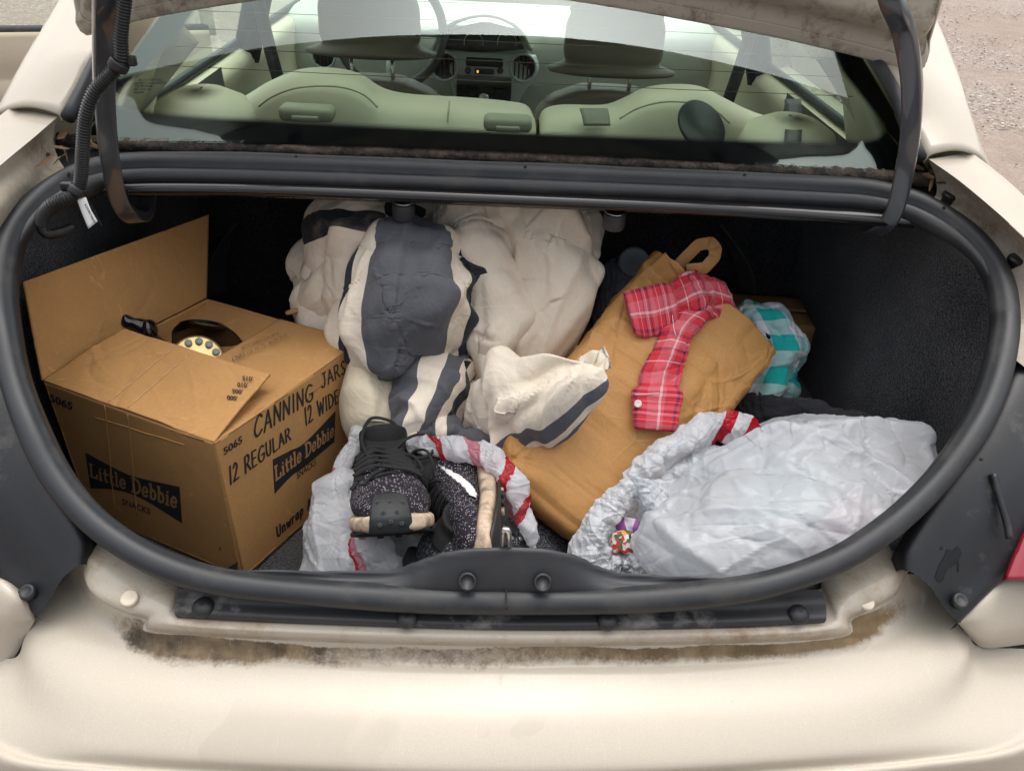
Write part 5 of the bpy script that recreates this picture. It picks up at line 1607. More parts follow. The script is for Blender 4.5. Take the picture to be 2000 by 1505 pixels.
CRM, GRY, NVY = (.80, .705, .575), (.105, .108, .122), (.030, .032, .040)
M_cream = m_cloth('cream_cotton', [(0, CRM), (1, CRM)], dirt=(.66, .52, .40))
M_creamP = m_cloth('cream_cotton_yellow', [(0, (.70, .62, .46)), (1, (.70, .62, .46))], crease=.12)
M_chk = m_cloth('checked_cotton', [(0, CRM), (1, CRM)], dirt=(.68, .50, .38), chk=[(.19, .41, .36, .47), (.03, .19, .25, .36), (.03, .19, .47, .60)])
M_grey = m_cloth('grey_striped_cotton', [(0, CRM), (.035, NVY), (.085, CRM), (.15, GRY), (.335, CRM), (.385, NVY), (.432, CRM), (.9, GRY)], weave=520)
M_grey2 = m_cloth('grey_striped_cotton_slant', [(0, CRM), (.05, NVY), (.10, CRM), (.14, GRY), (.20, CRM), (.27, GRY), (.40, CRM), (.45, NVY), (.9, GRY)], weave=520)
M_corner = m_cloth('cream_corner_cotton', [(0, GRY), (.03, CRM), (.075, GRY), (.15, CRM), (.9, GRY), (.96, CRM)], weave=600)
M_low = m_cloth('grey_fold_cotton', [(0, GRY), (.12, CRM), (.17, GRY), (.34, CRM), (.42, GRY)], axis=1, weave=520, warp=.08)
def lobe(rings, nv, nu, tilt=0.0):
    R = []
    for r in rings:
        px, py, Y, w, dm = r[:5]
        ph = radians(r[5]) if len(r) > 5 else 0.0
        pw = r[6] if len(r) > 6 else 2.0
        c = uy(px, py, Y)
        k = ((c - CAM) @ FWD) / FPX
        a = (RIGHT * cos(ph) - UP * sin(ph)) * w * k
        b = unit(-FWD * 1.0 + UP * .15) * dm
        R.append((c, a, b, pw))
    return loft(R, nv, nu)
comf = thing('comforter', uy(880, 800, 1.2) * A([1, 1, 0]) + A([0, 0, .485]), 'cream and grey striped comforter bundled in the middle of the boot', 'comforter')
def soft(name, rings, mat, parent, nv=110, nu=120, ex=(.10, .05), amp=.0022, scale=(6, 13), d=(-.010, .006), smooth=.03, iters=70, seed=0.0, aniso=(1, 1, .4), ncr=26, deep=9):
    G = lobe(rings, nv, nu)
    pin = np.zeros(G.shape[:2]); pin[:2] = 1; pin[-2:] = 1
    P = crumple(G, True, ex, amp, scale, d[0], d[1], iters, smooth, seed, aniso, pin, outward=-1.0)
    if ncr > 10:
        P = P + (gnormals(P, True) * -1.0) * (nz(P, 5.5, seed + 2) * .014 * np.clip(np.minimum(np.arange(nv), np.arange(nv)[::-1]) / 8, 0, 1)[:, None])[..., None]
        P = creases(P, deep, (.08, .22), (.010, .022), (.010, .022), int(seed) + 5, soft=True, bias=(0, 0, .8), neg=.92)
    if ncr:
        P = creases(P, ncr, (.07, .24), (.007, .020), (.003, .011), int(seed), soft=True, bias=(0, 0, 1.3), neg=.75)
        P = upsample(P, True)
        P = creases(P, ncr * 2, (.02, .09), (.002, .005), (.0003, .0012), int(seed) + 1, neg=.5, bias=(0, 0, .8))
    return gmesh(name, P, mat, parent, wrap=True, caps=True, flip=True)
# tall plain rolls at the back
soft('rolled_fold', [(1060, 372, 1.35, 20, .02), (1060, 386, 1.33, 72, .07), (1066, 430, 1.29, 82, .10), (1070, 500, 1.27, 78, .115), (1068, 565, 1.25, 78, .115), (1050, 630, 1.22, 68, .10), (1024, 690, 1.19, 48, .07), (1005, 730, 1.17, 12, .02)], M_cream, comf, ex=(.05, .10), seed=3)
soft('rolled_fold', [(985, 374, 1.36, 10, .01, 20), (990, 388, 1.33, 30, .03, 20), (1008, 410, 1.29, 28, .035, 30), (1024, 440, 1.275, 20, .03, 40), (1030, 470, 1.27, 8, .01, 40)], M_cream, comf, nv=60, nu=60, seed=21)
soft('rolled_fold', [(900, 372, 1.35, 15, .02), (902, 388, 1.32, 58, .05), (918, 425, 1.285, 50, .07), (930, 480, 1.25, 42, .075), (948, 550, 1.22, 38, .07), (968, 610, 1.20, 44, .07), (968, 680, 1.17, 40, .06), (960, 735, 1.16, 10, .02)], M_cream, comf, ex=(.10, .08), seed=13)
soft('rolled_fold', [(862, 380, 1.360, 30, .03), (866, 420, 1.320, 52, .05), (888, 500, 1.270, 62, .07), (918, 580, 1.230, 58, .07), (930, 660, 1.190, 48, .07), (930, 730, 1.160, 20, .03)], M_cream, comf, seed=31, ex=(.12, .06))
# checked end at the back left
soft('checked_fold', [(770, 372, 1.370, 20, .02), (760, 388, 1.340, 66, .05), (738, 420, 1.300, 86, .08), (712, 490, 1.260, 78, .10), (696, 560, 1.230, 66, .10), (690, 630, 1.200, 58, .08), (700, 690, 1.180, 24, .03)], M_chk, comf, seed=41, ex=(.08, .06))
soft('checked_fold', [(655, 485, 1.340, 10, .01), (640, 510, 1.310, 34, .05), (630, 560, 1.280, 28, .055), (644, 615, 1.250, 40, .06), (690, 655, 1.220, 44, .06), (740, 690, 1.200, 20, .03)], M_cream, comf, nv=80, nu=80, seed=47)
# the grey striped lobe in front
soft('striped_fold', [(815, 468, 1.215, 14, .012), (814, 480, 1.205, 62, .05), (812, 525, 1.18, 100, .09), (808, 585, 1.155, 114, .11), (806, 645, 1.135, 120, .115), (812, 690, 1.13, 106, .10), (820, 722, 1.14, 76, .07), (824, 742, 1.15, 14, .015)], M_grey, comf, nv=170, nu=160, ex=(.09, .10), seed=51, d=(-.018, .010), iters=90)
soft('striped_fold', [(884, 680, 1.17, 12, .01, -22), (876, 696, 1.16, 60, .05, -24), (858, 735, 1.115, 96, .085, -26), (836, 790, 1.065, 104, .098, -26), (812, 838, 1.025, 92, .085, -24), (798, 872, 1.005, 66, .055, -22), (792, 892, .998, 14, .015, -20)], M_grey2, comf, nv=150, nu=150, ex=(.06, .07), seed=55, d=(-.014, .008), iters=90, deep=3, ncr=18)
soft('striped_fold', [(770, 818, 1.03, 18, .02, 80), (796, 830, 1.02, 34, .035, 85), (850, 846, 1.0, 42, .045, 90), (905, 858, .985, 40, .045, 92), (955, 868, .97, 32, .04, 95), (1000, 868, .965, 22, .03, 100), (1030, 858, .965, 6, .01, 100)], M_low, comf, ex=(.05, .06), seed=61, deep=2, ncr=14)
# cream corner that points right over the paper bag
soft('corner_fold', [(920, 838, 1.005, 26, .02, 72), (938, 832, .99, 72, .05, 74), (990, 812, .965, 98, .075, 75), (1048, 788, .955, 98, .075, 75), (1105, 757, .945, 80, .06, 74), (1158, 730, .94, 54, .038, 74), (1194, 715, .94, 27, .018, 74), (1207, 710, .94, 8, .006, 74)], M_corner, comf, ex=(.05, .04), seed=71, amp=.004, d=(-.009, .006), ncr=18, deep=4)
# crushed cloth between the folds, and the mass underneath that carries the pile
soft('inner_fold', [(960, 640, 1.26, 20, .02), (955, 680, 1.22, 44, .04), (945, 740, 1.18, 48, .05), (935, 800, 1.13, 40, .05), (930, 850, 1.08, 16, .02)], M_cream, comf, nv=90, nu=90, ex=(.16, .10), seed=81, amp=.010, scale=(18, 34))
soft('under_fold', [(690, 640, 1.40, 30, .03, 90), (740, 660, 1.36, 110, .16, 90), (850, 690, 1.32, 150, .20, 90), (980, 690, 1.32, 140, .19, 90), (1060, 680, 1.36, 90, .12, 90), (1110, 660, 1.40, 20, .03, 90)], M_cream, comf, nv=60, nu=60, seed=91)
pil = soft('pillow', [(722, 668, 1.13, 16, .015), (728, 690, 1.12, 40, .05), (728, 740, 1.095, 52, .075), (730, 795, 1.065, 57, .085), (736, 848, 1.04, 56, .08), (746, 890, 1.025, 40, .05), (752, 915, 1.02, 10, .01)], M_creamP, None, nv=120, nu=110, ex=(.045, .02), seed=95, amp=.005, scale=(10,), d=(-.006, .005), smooth=.08, ncr=6)
tag(pil, 'plump plain cream pillow wedged between the carton and the striped comforter', 'pillow')

# ================================================================== helpers that lay things on other things
from mathutils.bvhtree import BVHTree
def bvh_of(*objs):
    V, F = [], []
    for o in objs:
        off = len(V)
        og = ORIG[o]
        V += [tuple(A(v.co) + og) for v in o.data.vertices]
        F += [tuple(off + i for i in p.vertices) for p in o.data.polygons]
    return BVHTree.FromPolygons(V, F)
def surf(bv, px, py, off, Yd):
    d = unit(ray(px, py))
    h = bv.ray_cast(Vector(CAM), Vector(d))
    if h[0] is None:
        return uy(px, py, Yd)
    return CAM + d * (h[3] - off)
def lobe3(rings, nv, nu):
    """like lobe, but each ring's centre is a point: (P, half width px, depth m, angle, power)"""
    R = []
    for r in rings:
        c, w, dm = r[:3]
        ph = radians(r[3]) if len(r) > 3 else 0.0
        k = ((c - CAM) @ FWD) / FPX
        R.append((c, (RIGHT * cos(ph) - UP * sin(ph)) * w * k, unit(-FWD + UP * .15) * dm, r[4] if len(r) > 4 else 2.0))
    return loft(R, nv, nu)
def crumpled(name, G, mat, parent, ex, amp, scale, d, seed, smooth=.018, iters=60, aniso=None, uvscale=(1, 1), caps=True, pinends=2, thick=0.0, facets=(), ncr=None, cb=None, big=0):
    pin = np.zeros(G.shape[:2])
    if pinends:
        pin[:pinends] = 1; pin[-pinends:] = 1
    P = crumple(G, True, ex, amp, scale, d[0], d[1], iters, smooth, seed, aniso, pin, outward=-1.0, facets=facets)
    if big:
        P = P + (gnormals(P, True) * -1.0) * (nz(P, 6, seed + 2) * .020 * np.clip(np.minimum(np.arange(len(P)), np.arange(len(P))[::-1]) / 12, 0, 1)[:, None])[..., None]
        P = creases(P, big, (.12, .34), (.006, .020), (.005, .014), int(seed) + 9, soft=True, bias=cb, neg=.6)
    if ncr:
        P = creases(P, ncr[0], (.07, .28), (.003, .009), (.0010, .0038), int(seed), bias=cb)
        if G.size < 150000:
            P = upsample(P, True)
        P = creases(P, ncr[1], (.010, .05), (.0014, .0036), (.0005, .0020), int(seed) + 1)
    return gmesh(name, P, mat, parent, wrap=True, caps=caps, flip=True, uvscale=uvscale, thick=thick)

# ================================================================== brown paper grocery bag
def m_paper():
    t = NT('kraft_paper')
    co = t.coord()
    c = (.51, .262, .085)
    n = t.noise(8, co, 6, .6)
    k = t.ramp(n, [(.3, tuple(x * .88 for x in c)), (.7, tuple(min(1, x * 1.08) for x in c))])
    k = t.mix(.15, k, t.ramp(t.noise(300, co, 3), [(.35, tuple(x * .7 for x in c)), (.65, tuple(min(1, x * 1.3) for x in c))]))
    cr_ = t.mathn('ADD', t.crackle(9, co, .10, .030), t.mathn('MULTIPLY', t.crackle(24, co, .04, .05, 9), .7), clamp=True)
    k = t.mix(t.mathn('MULTIPLY', cr_, .28), k, (.66, .42, .20))
    t.to(k, 'Base Color')
    t.set(Roughness=.62, Specular_IOR_Level=.35)
    h = t.mathn('ADD', t.facet(14, co, .05), t.mathn('MULTIPLY', t.facet(34, co, .02), .35))
    t.bump(t.mathn('ADD', h, t.mathn('MULTIPLY', cr_, .10)), .55, .011)
    return t.m
M_paper = m_paper()
bagrings = [(1056, 1018, .880, 8, .004, 40, 2.4), (1060, 1013, .885, 66, .033, 40, 2.8), (1066, 1005, .891, 108, .054, 40, 3.6), (1080, 988, .906, 136, .071, 40, 6), (1150, 895, .975, 150, .076, 40, 8), (1250, 775, 1.065, 152, .072, 40, 7), (1340, 660, 1.15, 152, .060, 40, 8), (1388, 598, 1.20, 150, .046, 40, 9)]
pbag = thing('paper_bag', uy(1100, 1000, .95) * A([1, 1, 0]) + A([0, 0, .485]), 'brown paper grocery bag leaning right with a plaid shirt hanging out', 'paper bag')
G = lobe(bagrings, 150, 150)
pin = np.zeros(G.shape[:2]); pin[:3] = 1
P = crumple(G, True, (.006, .006), .002, (9,), -.009, .006, 10, .0, 5.0, None, pin, outward=-1.0, facets=((60, .0030),))
P = P - gnormals(P, True) * ((.0045 * worley(P, 26, 8) + .0022 * worley(P, 90, 9)) * np.clip(np.arange(150) / 14, 0, 1)[:, None])[..., None]
P = upsample(P, True)
P = creases(P, 44, (.05, .26), (.0025, .006), (.0014, .0040), 4)
P = creases(P, 240, (.012, .07), (.0018, .004), (.0008, .0026), 5)
P[-1] += (nz(P[-1], 220) * .0012)[:, None] * unit(P[-1] - P[-2])
bagbody = gmesh('bag_body', P, M_paper, pbag, wrap=True, flip=True, thick=.0005)
# torn rim and the paper handle
for q, Y in (([(1268, 522), (1300, 492), (1345, 556), (1300, 560)], 1.19), ([(1300, 500), (1325, 512), (1350, 548), (1338, 560)], 1.18), ([(1240, 548), (1262, 540), (1275, 556), (1250, 562)], 1.17)):
    Gp = rows_grid([[uy(*q[0], Y), uy(*q[1], Y - .01)], [uy(*q[3], Y - .02), uy(*q[2], Y - .025)]], 12, 12)
    Gp = Gp + (nz(Gp, 40, Y * 50) * .006)[..., None] * -FWD
    gmesh('torn_edge', Gp, M_paper, pbag, thick=.0006)
hp = lin([uy(1322, 540, 1.19), uy(1330, 512, 1.195), uy(1364, 478, 1.20), uy(1388, 474, 1.20), uy(1398, 487, 1.195), uy(1395, 503, 1.19), uy(1376, 524, 1.18), uy(1340, 527, 1.18)], 60)
sweep('bag_handle', hp, rrect(.0009, .021, .0004, 1), M_paper, pbag, fixed_up=unit(UP * .5 + FWD))
bvb = bvh_of(bagbody)

# ================================================================== shirts and sock in the bag
def m_plaid(name, U, V, su, sv, bumpv=.3):
    t = NT(name)
    co = t.coord()
    uv = t.sep(t.coord('UV'))
    wob = t.mathn('MULTIPLY', t.mathn('SUBTRACT', t.noise(25, co, 2), .5), .05)
    a = t.mathn('FRACT', t.mathn('ADD', t.mathn('MULTIPLY', uv[0], su), wob))
    b = t.mathn('FRACT', t.mathn('ADD', t.mathn('MULTIPLY', uv[1], sv), wob))
    c = t.mix(.5, t.ramp(a, U, 'CONSTANT'), t.ramp(b, V, 'CONSTANT'))
    w = t.noise(800, co, 2)
    c = t.mix(.2, c, t.mix(1.0, c, t.ramp(w, [(.3, (.5, .5, .5)), (.7, (1, 1, 1))]), 'MULTIPLY'))
    t.to(c, 'Base Color')
    t.set(Roughness=.85, Specular_IOR_Level=.2, Sheen_Weight=.1)
    n_ = t.noise(34, co, 4, .55, 1.0)
    t.bump(t.mathn('ADD', t.mathn('ABSOLUTE', t.mathn('SUBTRACT', n_, .5)), t.mathn('MULTIPLY', w, .06)), bumpv, .012)
    return t.m
RD, PK, PU, WH = (.62, .040, .062), (.68, .16, .19), (.13, .012, .05), (.85, .66, .66)
M_red = m_plaid('red_plaid_cotton', [(0, RD), (.14, PU), (.20, RD), (.34, PK), (.38, WH), (.41, PK), (.55, RD), (.68, PU), (.76, RD), (.84, WH), (.865, RD)],
                [(0, RD), (.10, PK), (.30, RD), (.36, PU), (.44, RD), (.52, WH), (.545, PK), (.66, PU), (.72, RD), (.90, WH), (.92, RD)], 1.7, 2.4)
TL, TW = (.015, .42, .40), (.74, .77, .80)
M_teal = m_plaid('teal_gingham_cotton', [(0, TL), (.5, TW)], [(0, TL), (.5, TW)], 5, 5)
shirt = thing('plaid_shirt', surf(bvb, 1290, 740, .01, 1.0), 'red plaid cotton shirt with two cuffs spilling from the paper bag', 'shirt')
def on(px, py, off, Y=1.1): return surf(bvb, px, py, off, Y)
Gs = lobe3([(uy(1436, 604, 1.19), 14, .012, 60), (uy(1425, 590, 1.175), 36, .013, 62), (uy(1392, 572, 1.16), 44, .012, 68), (uy(1350, 574, 1.135), 44, .010, 76), (on(1316, 592, .015), 46, .008, 78), (on(1300, 598, .014), 46, .007, 78)], 70, 60)
crumpled('sleeve', Gs, M_red, shirt, (.14, .05), .006, (16, 34), (-.012, .008), 3, ncr=(16, 30), uvscale=(1, 1))
Gs = lobe3([(on(1318, 594, .021), 40, .014, 78), (on(1300, 600, .022), 48, .014, 78), (on(1270, 608, .022), 48, .011, 78), (on(1240, 612, .022), 46, .010, 76), (on(1228, 612, .022), 42, .006, 74)], 40, 50)
crumpled('cuff', Gs, M_red, shirt, (.03, .02), .003, (22,), (-.004, .004), 5)
Gs = lobe3([(uy(1416, 606, 1.165), 16, .012, 30), (uy(1392, 604, 1.15), 34, .009, 28), (uy(1360, 612, 1.125), 36, .008, 20), (on(1330, 640, .012), 34, .007, 10), (on(1308, 685, .011), 37, .007, 6), (on(1292, 730, .010), 42, .006, 2), (on(1285, 762, .010), 40, .008, 2)], 90, 60)
crumpled('sleeve', Gs, M_red, shirt, (.12, .04), .0055, (15, 32), (-.010, .007), 8, ncr=(16, 30))
Gs = lobe3([(on(1286, 754, .017), 40, .008, 3), (on(1285, 760, .018), 46, .010, 3), (on(1282, 800, .018), 44, .010, 4), (on(1279, 832, .018), 42, .009, 5), (on(1278, 840, .017), 40, .005, 5)], 40, 50)
cuff = crumpled('cuff', Gs, M_red, shirt, (.02, .02), .0025, (20,), (-.003, .003), 9)
M_button = pm('pearl_button', (.80, .74, .70), .25, .05, 40, coat=.4)
bc = on(1246, 788, .030)
bn = unit(CAM - bc)
bt_ = lathe('button', bc, bn, [(0, -.001), (.0055, -.001), (.006, .0005), (.0055, .002), (.004, .0014), (0, .0012)], M_button, shirt, 20)
for dx, dy in ((-.0012, -.0012), (.0012, -.0012), (-.0012, .0012), (.0012, .0012)):
    lathe('button_hole', bc + RIGHT * dx + UP * dy + bn * .0013, bn, [(.0005, 0), (.0005, .0004), (0, .0004)], M_ink, bt_, 6)
tube('buttonhole', crom([on(1268, 571, .036), on(1269, 580, .036), on(1271, 590, .036)], 8), .0011, M_button, shirt, n=6)
for pts in ([(1240, 770), (1280, 768), (1322, 762)], [(1313, 612), (1316, 640), (1320, 655)]):
    tube('stitching', crom([on(x, y, .029) for x, y in pts], 16), .0006, M_button, shirt, n=5)
Gs = lobe([(1468, 596, 1.29, 10, .01), (1475, 608, 1.24, 46, .04), (1496, 650, 1.22, 66, .065), (1505, 705, 1.20, 62, .075), (1488, 755, 1.17, 64, .06), (1462, 800, 1.14, 50, .035), (1450, 815, 1.16, 8, .01)], 110, 100)
teal = crumpled('gingham_shirt', Gs, M_teal, None, (.14, .10), .010, (12, 26), (-.016, .012), 22, ncr=(30, 60))
tag(teal, 'teal and white gingham shirt bunched beside the mouth of the paper bag', 'shirt')
Gs = lobe([(1460, 655, 1.205, 8, .008, 60), (1470, 652, 1.20, 22, .02, 60), (1490, 660, 1.19, 28, .026, 55), (1506, 674, 1.185, 26, .026, 50), (1516, 692, 1.185, 10, .01, 50)], 50, 50)
sock = crumpled('navy_sock', Gs, m_cloth('navy_knit', [(0, (.012, .016, .03)), (1, (.012, .016, .03))], weave=900), None, (.06, .04), .004, (25,), (-.006, .005), 31)
tag(sock, 'dark navy knitted sock poking out of the paper bag', 'sock')
M_char = m_cloth('charcoal_jersey', [(0, (.030, .031, .036)), (1, (.030, .031, .036))], weave=900)
Gs = lobe([(1440, 800, 1.12, 8, .01, 90), (1470, 800, 1.11, 26, .03, 90), (1540, 806, 1.09, 30, .035, 92), (1610, 822, 1.05, 32, .04, 98), (1670, 842, 1.01, 34, .04, 100), (1704, 838, .99, 24, .02, 100), (1716, 830, .985, 6, .005, 100)], 110, 70)
dk = crumpled('charcoal_tee', Gs, M_char, None, (.12, .12), .010, (14, 30), (-.014, .012), 37, ncr=(30, 50))
tag(dk, 'charcoal cotton garment crumpled behind the big white bag', 'garment')

# ================================================================== small cartons against the right wall
def carton(name, FR, w, dep, h, yaw, label):
    c_, s_ = cos(yaw), sin(yaw)
    ex_, ey_ = A([c_, s_, 0]), A([-s_, c_, 0])
    FL, BR_, BL_ = FR - ex_ * w, FR + ey_ * dep, FR - ex_ * w + ey_ * dep
    D = A([0, 0, -h])
    t_ = thing(name, (FL + BR_) / 2 + D, label, 'box')
    for a, b in ((FL, FR), (FR, BR_), (BR_, BL_), (BL_, FL)):
        panel('side_panel', a, b, b + D, a + D, M_card2, t_, th=.003, warp=.001, nv=6, nu=10)
    panel('top_flap', BL_ + A([0, 0, .002]), BR_ + A([0, 0, .002]), FR * .5 + BR_ * .5 + A([0, 0, .002]), FL * .5 + BL_ * .5 + A([0, 0, .003]), M_card2, t_, th=.003, warp=.001, nv=6, nu=10)
    panel('top_flap', FL * .5 + BL_ * .5 + A([0, 0, .001]), FR * .5 + BR_ * .5 + A([0, 0, .001]), FR + A([0, 0, .001]), FL + A([0, 0, .001]), M_card2, t_, th=.003, warp=.001, nv=6, nu=10)
    return t_
FR = uy(1592, 642, 1.30)
carton('small_carton', FR, .24, .13, .040, radians(-4), 'flat brown carton lying on top behind the gingham shirt')
carton('lower_carton', A([FR[0] - .015, FR[1] + .005, FR[2] - .055]), .26, .16, FR[2] - .055 - .485, radians(-2), 'brown carton underneath the flat one, almost hidden by clothes')

# ================================================================== plastic bags
def m_film(name, c, trans=.5, stripes=None, axis=0, rough=.24, bstr=.55, slope=0.0):
    t = NT(name)
    out = t.n['Material Output']
    co = t.coord()
    base = c
    if stripes:
        uv = t.sep(t.coord('UV'))
        x = t.mathn('ADD', uv[axis], t.mathn('MULTIPLY', uv[1 - axis], slope))
        x = t.mathn('ADD', x, t.mathn('MULTIPLY', t.mathn('SUBTRACT', t.noise(12, co, 3), .5), .04))
        base = t.ramp(x, stripes, 'CONSTANT')
        t.to(base, 'Base Color')
    else:
        k = t.ramp(t.noise(6, co, 4), [(.3, tuple(x * .95 for x in c)), (.7, c)])
        t.to(k, 'Base Color')
    t.set(Roughness=rough, Specular_IOR_Level=.5)
    h = t.mathn('ADD', t.facet(34, t.coord('Object', (1, .45, 1), (.4, .3, .5)), .02), t.mathn('MULTIPLY', t.facet(95, co, .006), .45))
    h = t.mathn('ADD', h, t.mathn('MULTIPLY', t.mathn('ADD', t.crackle(16, t.coord('Object', (1, .4, 1), (.4, .3, .5)), .06, .05, 7, .4, .55), t.mathn('MULTIPLY', t.crackle(45, co, .02, .07, 12, .50, .62), .5)), .10))
    t.bump(h, bstr, .006)
    nrm = t.b.inputs['Normal'].links[0].from_socket
    tl = t.new('ShaderNodeBsdfTranslucent')
    if stripes: t.l.new(base, tl.inputs[0])
    else: tl.inputs[0].default_value = (*c, 1)
    t.l.new(nrm, tl.inputs['Normal'])
    mx = t.new('ShaderNodeMixShader')
    mx.inputs[0].default_value = trans
    t.l.new(t.b.outputs[0], mx.inputs[1]); t.l.new(tl.outputs[0], mx.inputs[2])
    tp = t.new('ShaderNodeBsdfTransparent')
    m2 = t.new('ShaderNodeMixShader')
    m2.inputs[0].default_value = .14
    t.l.new(mx.outputs[0], m2.inputs[1]); t.l.new(tp.outputs[0], m2.inputs[2])
    t.l.new(m2.outputs[0], out.inputs[0])
    return t.m
WF = (.84, .87, .90)
RED = (.62, .012, .030)
M_film = m_film('white_bag_film', WF)
M_filmr = m_film('white_bag_film_red_stripe', WF, stripes=[(0, WF), (.70, RED), (.775, WF), (.87, RED), (.96, WF)], axis=0, slope=.10)
M_films = m_film('white_bag_film_red_bands', WF, stripes=[(0, RED), (.06, WF), (.14, RED), (.20, WF), (.30, (.74, .25, .32)), (.36, WF), (.44, RED), (.50, WF), (.9, RED)], axis=0, slope=.22)
M_gfilm = m_film('grey_bag_film', (.42, .45, .50), .25)
wb = thing('grocery_bag', uy(1500, 1100, .80) * A([1, 1, 0]) + A([0, 0, .485]), 'big bulging white plastic bag in the right front of the boot', 'plastic bag')
def film(name, rings, mat, parent, nv, nu, ex, amp, scale, d, seed, iters=70, smooth=.008, aniso=None, caps=True):
    return crumpled(name, lobe(rings, nv, nu), mat, parent, ex, amp * .45, scale, (d[0] * .7, d[1] * .7), seed, .004, 45, aniso, caps=caps, facets=((nv * nu // 300, .0016),), ncr=(nv * nu // 520, nv * nu // 80), cb=(.8, -.3, .5) if nv > 150 else None, big=22 if nv > 150 else 0)
film('bag_body', [(1575, 812, 1.0, 14, .01), (1578, 822, .99, 62, .04), (1588, 855, .955, 128, .085), (1568, 920, .895, 216, .12), (1535, 990, .835, 280, .14), (1512, 1060, .785, 290, .135), (1500, 1130, .745, 240, .11), (1500, 1185, .73, 150, .06), (1500, 1200, .73, 20, .01)], M_film, wb, 190, 210, (.035, .03), .0045, (5, 11, 24), (-.010, .007), 3, aniso=(1, .7, 1.2))
def sheet(name, rows, mat, parent, seed, bulge=.012, nv=70, nu=110, ex=(.05, .03), amp=.003, scale=(14, 30), d=(-.008, .007), ncr=(30, 160), thick=.0006):
    """a thin crumpled sheet of film between boundary curves"""
    G = rows_grid(rows, nv, nu)
    v = np.linspace(-1, 1, nv)[:, None]
    G = G - FWD * (bulge * (1 - v ** 2))[..., None]
    pin = np.zeros(G.shape[:2])
    P = crumple(G, False, ex, amp, scale, d[0], d[1], 40, .004, seed, None, pin, outward=1.0, facets=((60, .0012),))
    P = creases(P, ncr[0], (.03, .14), (.002, .006), (.001, .004), int(seed), wrap=False, outward=1.0)
    P = upsample(P, False)
    P = creases(P, ncr[1], (.008, .04), (.0012, .003), (.0004, .0016), int(seed) + 1, wrap=False, outward=1.0)
    return gmesh(name, P, mat, parent, thick=thick)
def pts(l): return [uy(*p) for p in l]
# handle that loops up over the paper bag, its stripe at the top
sheet('bag_handle', [pts([(1216, 924, .86), (1256, 886, .885), (1310, 846, .915), (1370, 812, .945), (1420, 800, .96), (1462, 812, .965), (1502, 838, .965)]),
                     pts([(1222, 946, .85), (1275, 900, .87), (1325, 868, .895), (1378, 842, .925), (1424, 832, .94), (1460, 842, .95), (1494, 860, .955)]),
                     pts([(1236, 975, .85), (1290, 925, .875), (1340, 892, .90), (1388, 872, .925), (1428, 866, .94), (1460, 868, .95), (1488, 876, .955)])], M_filmr, wb, 11)
sheet('bag_handle', [pts([(1300, 905, .90), (1350, 880, .92), (1410, 868, .93), (1470, 868, .93), (1530, 880, .92)]), pts([(1290, 930, .875), (1350, 902, .895), (1410, 890, .905), (1470, 888, .905), (1540, 896, .895)]),
                     pts([(1285, 965, .85), (1345, 935, .865), (1410, 920, .87), (1480, 912, .875), (1560, 915, .87)])], M_film, wb, 13)
# flap of film on the left of the open mouth, and the gathered strip to its right
sheet('bag_mouth_flap', [pts([(1222, 926, .845), (1172, 975, .825), (1130, 1025, .80), (1114, 1070, .785), (1122, 1115, .765), (1150, 1150, .75)]),
                         pts([(1236, 945, .835), (1196, 990, .81), (1160, 1030, .785), (1148, 1070, .77), (1158, 1110, .755), (1185, 1150, .745)]),
                         pts([(1250, 975, .84), (1222, 1004, .82), (1196, 1034, .80), (1188, 1066, .785), (1200, 1098, .77), (1235, 1140, .75)])], M_film, wb, 17, bulge=.008)
sheet('bag_mouth_strip', [pts([(1222, 924, .85), (1244, 968, .83), (1262, 1010, .81), (1284, 1055, .785), (1308, 1100, .765), (1325, 1150, .75)]),
                          pts([(1246, 930, .845), (1272, 970, .82), (1292, 1010, .798), (1314, 1055, .775), (1338, 1100, .755), (1352, 1150, .745)]),
                          pts([(1290, 935, .85), (1320, 975, .83), (1340, 1015, .81), (1360, 1060, .785), (1378, 1105, .765), (1388, 1150, .75)])], M_film, wb, 19, bulge=.010, ex=(.03, .14), ncr=(50, 160))
sheet('bag_mouth_strip', [pts([(1196, 1086, .78), (1225, 1080, .775), (1255, 1070, .775), (1290, 1066, .785)]), pts([(1180, 1108, .762), (1222, 1102, .757), (1262, 1092, .757), (1304, 1086, .768)]), pts([(1170, 1145, .75), (1225, 1145, .748), (1270, 1140, .748), (1318, 1130, .755)])], M_film, wb, 23, bulge=.006, ex=(.04, .12))
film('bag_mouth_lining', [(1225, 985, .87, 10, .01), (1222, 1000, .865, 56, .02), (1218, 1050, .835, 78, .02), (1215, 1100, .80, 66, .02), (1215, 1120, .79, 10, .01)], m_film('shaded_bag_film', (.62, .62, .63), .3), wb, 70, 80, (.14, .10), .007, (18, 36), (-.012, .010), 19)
for nm, rg, cc, lb, sd in (('pink_cloth', [(1660, 960, .90, 10, .01), (1655, 985, .875, 60, .05), (1640, 1040, .835, 70, .06), (1625, 1085, .81, 40, .03), (1620, 1100, .80, 8, .01)], (.75, .22, .32), 'pink cloth showing faintly through the right side of the white bag', 71),
                           ('aqua_cloth', [(1560, 900, .95, 10, .01), (1555, 920, .93, 60, .05), (1530, 980, .885, 90, .07), (1510, 1040, .845, 60, .04), (1505, 1060, .835, 8, .01)], (.20, .55, .60), 'aqua cloth showing faintly through the middle of the white bag', 73)):
    Gs = lobe(rg, 40, 50)
    o_ = crumpled(nm, Gs, m_cloth(nm + '_cotton', [(0, cc), (1, cc)]), None, (.06, .05), .006, (14,), (-.010, .008), sd)
    tag(o_, lb, 'cloth')
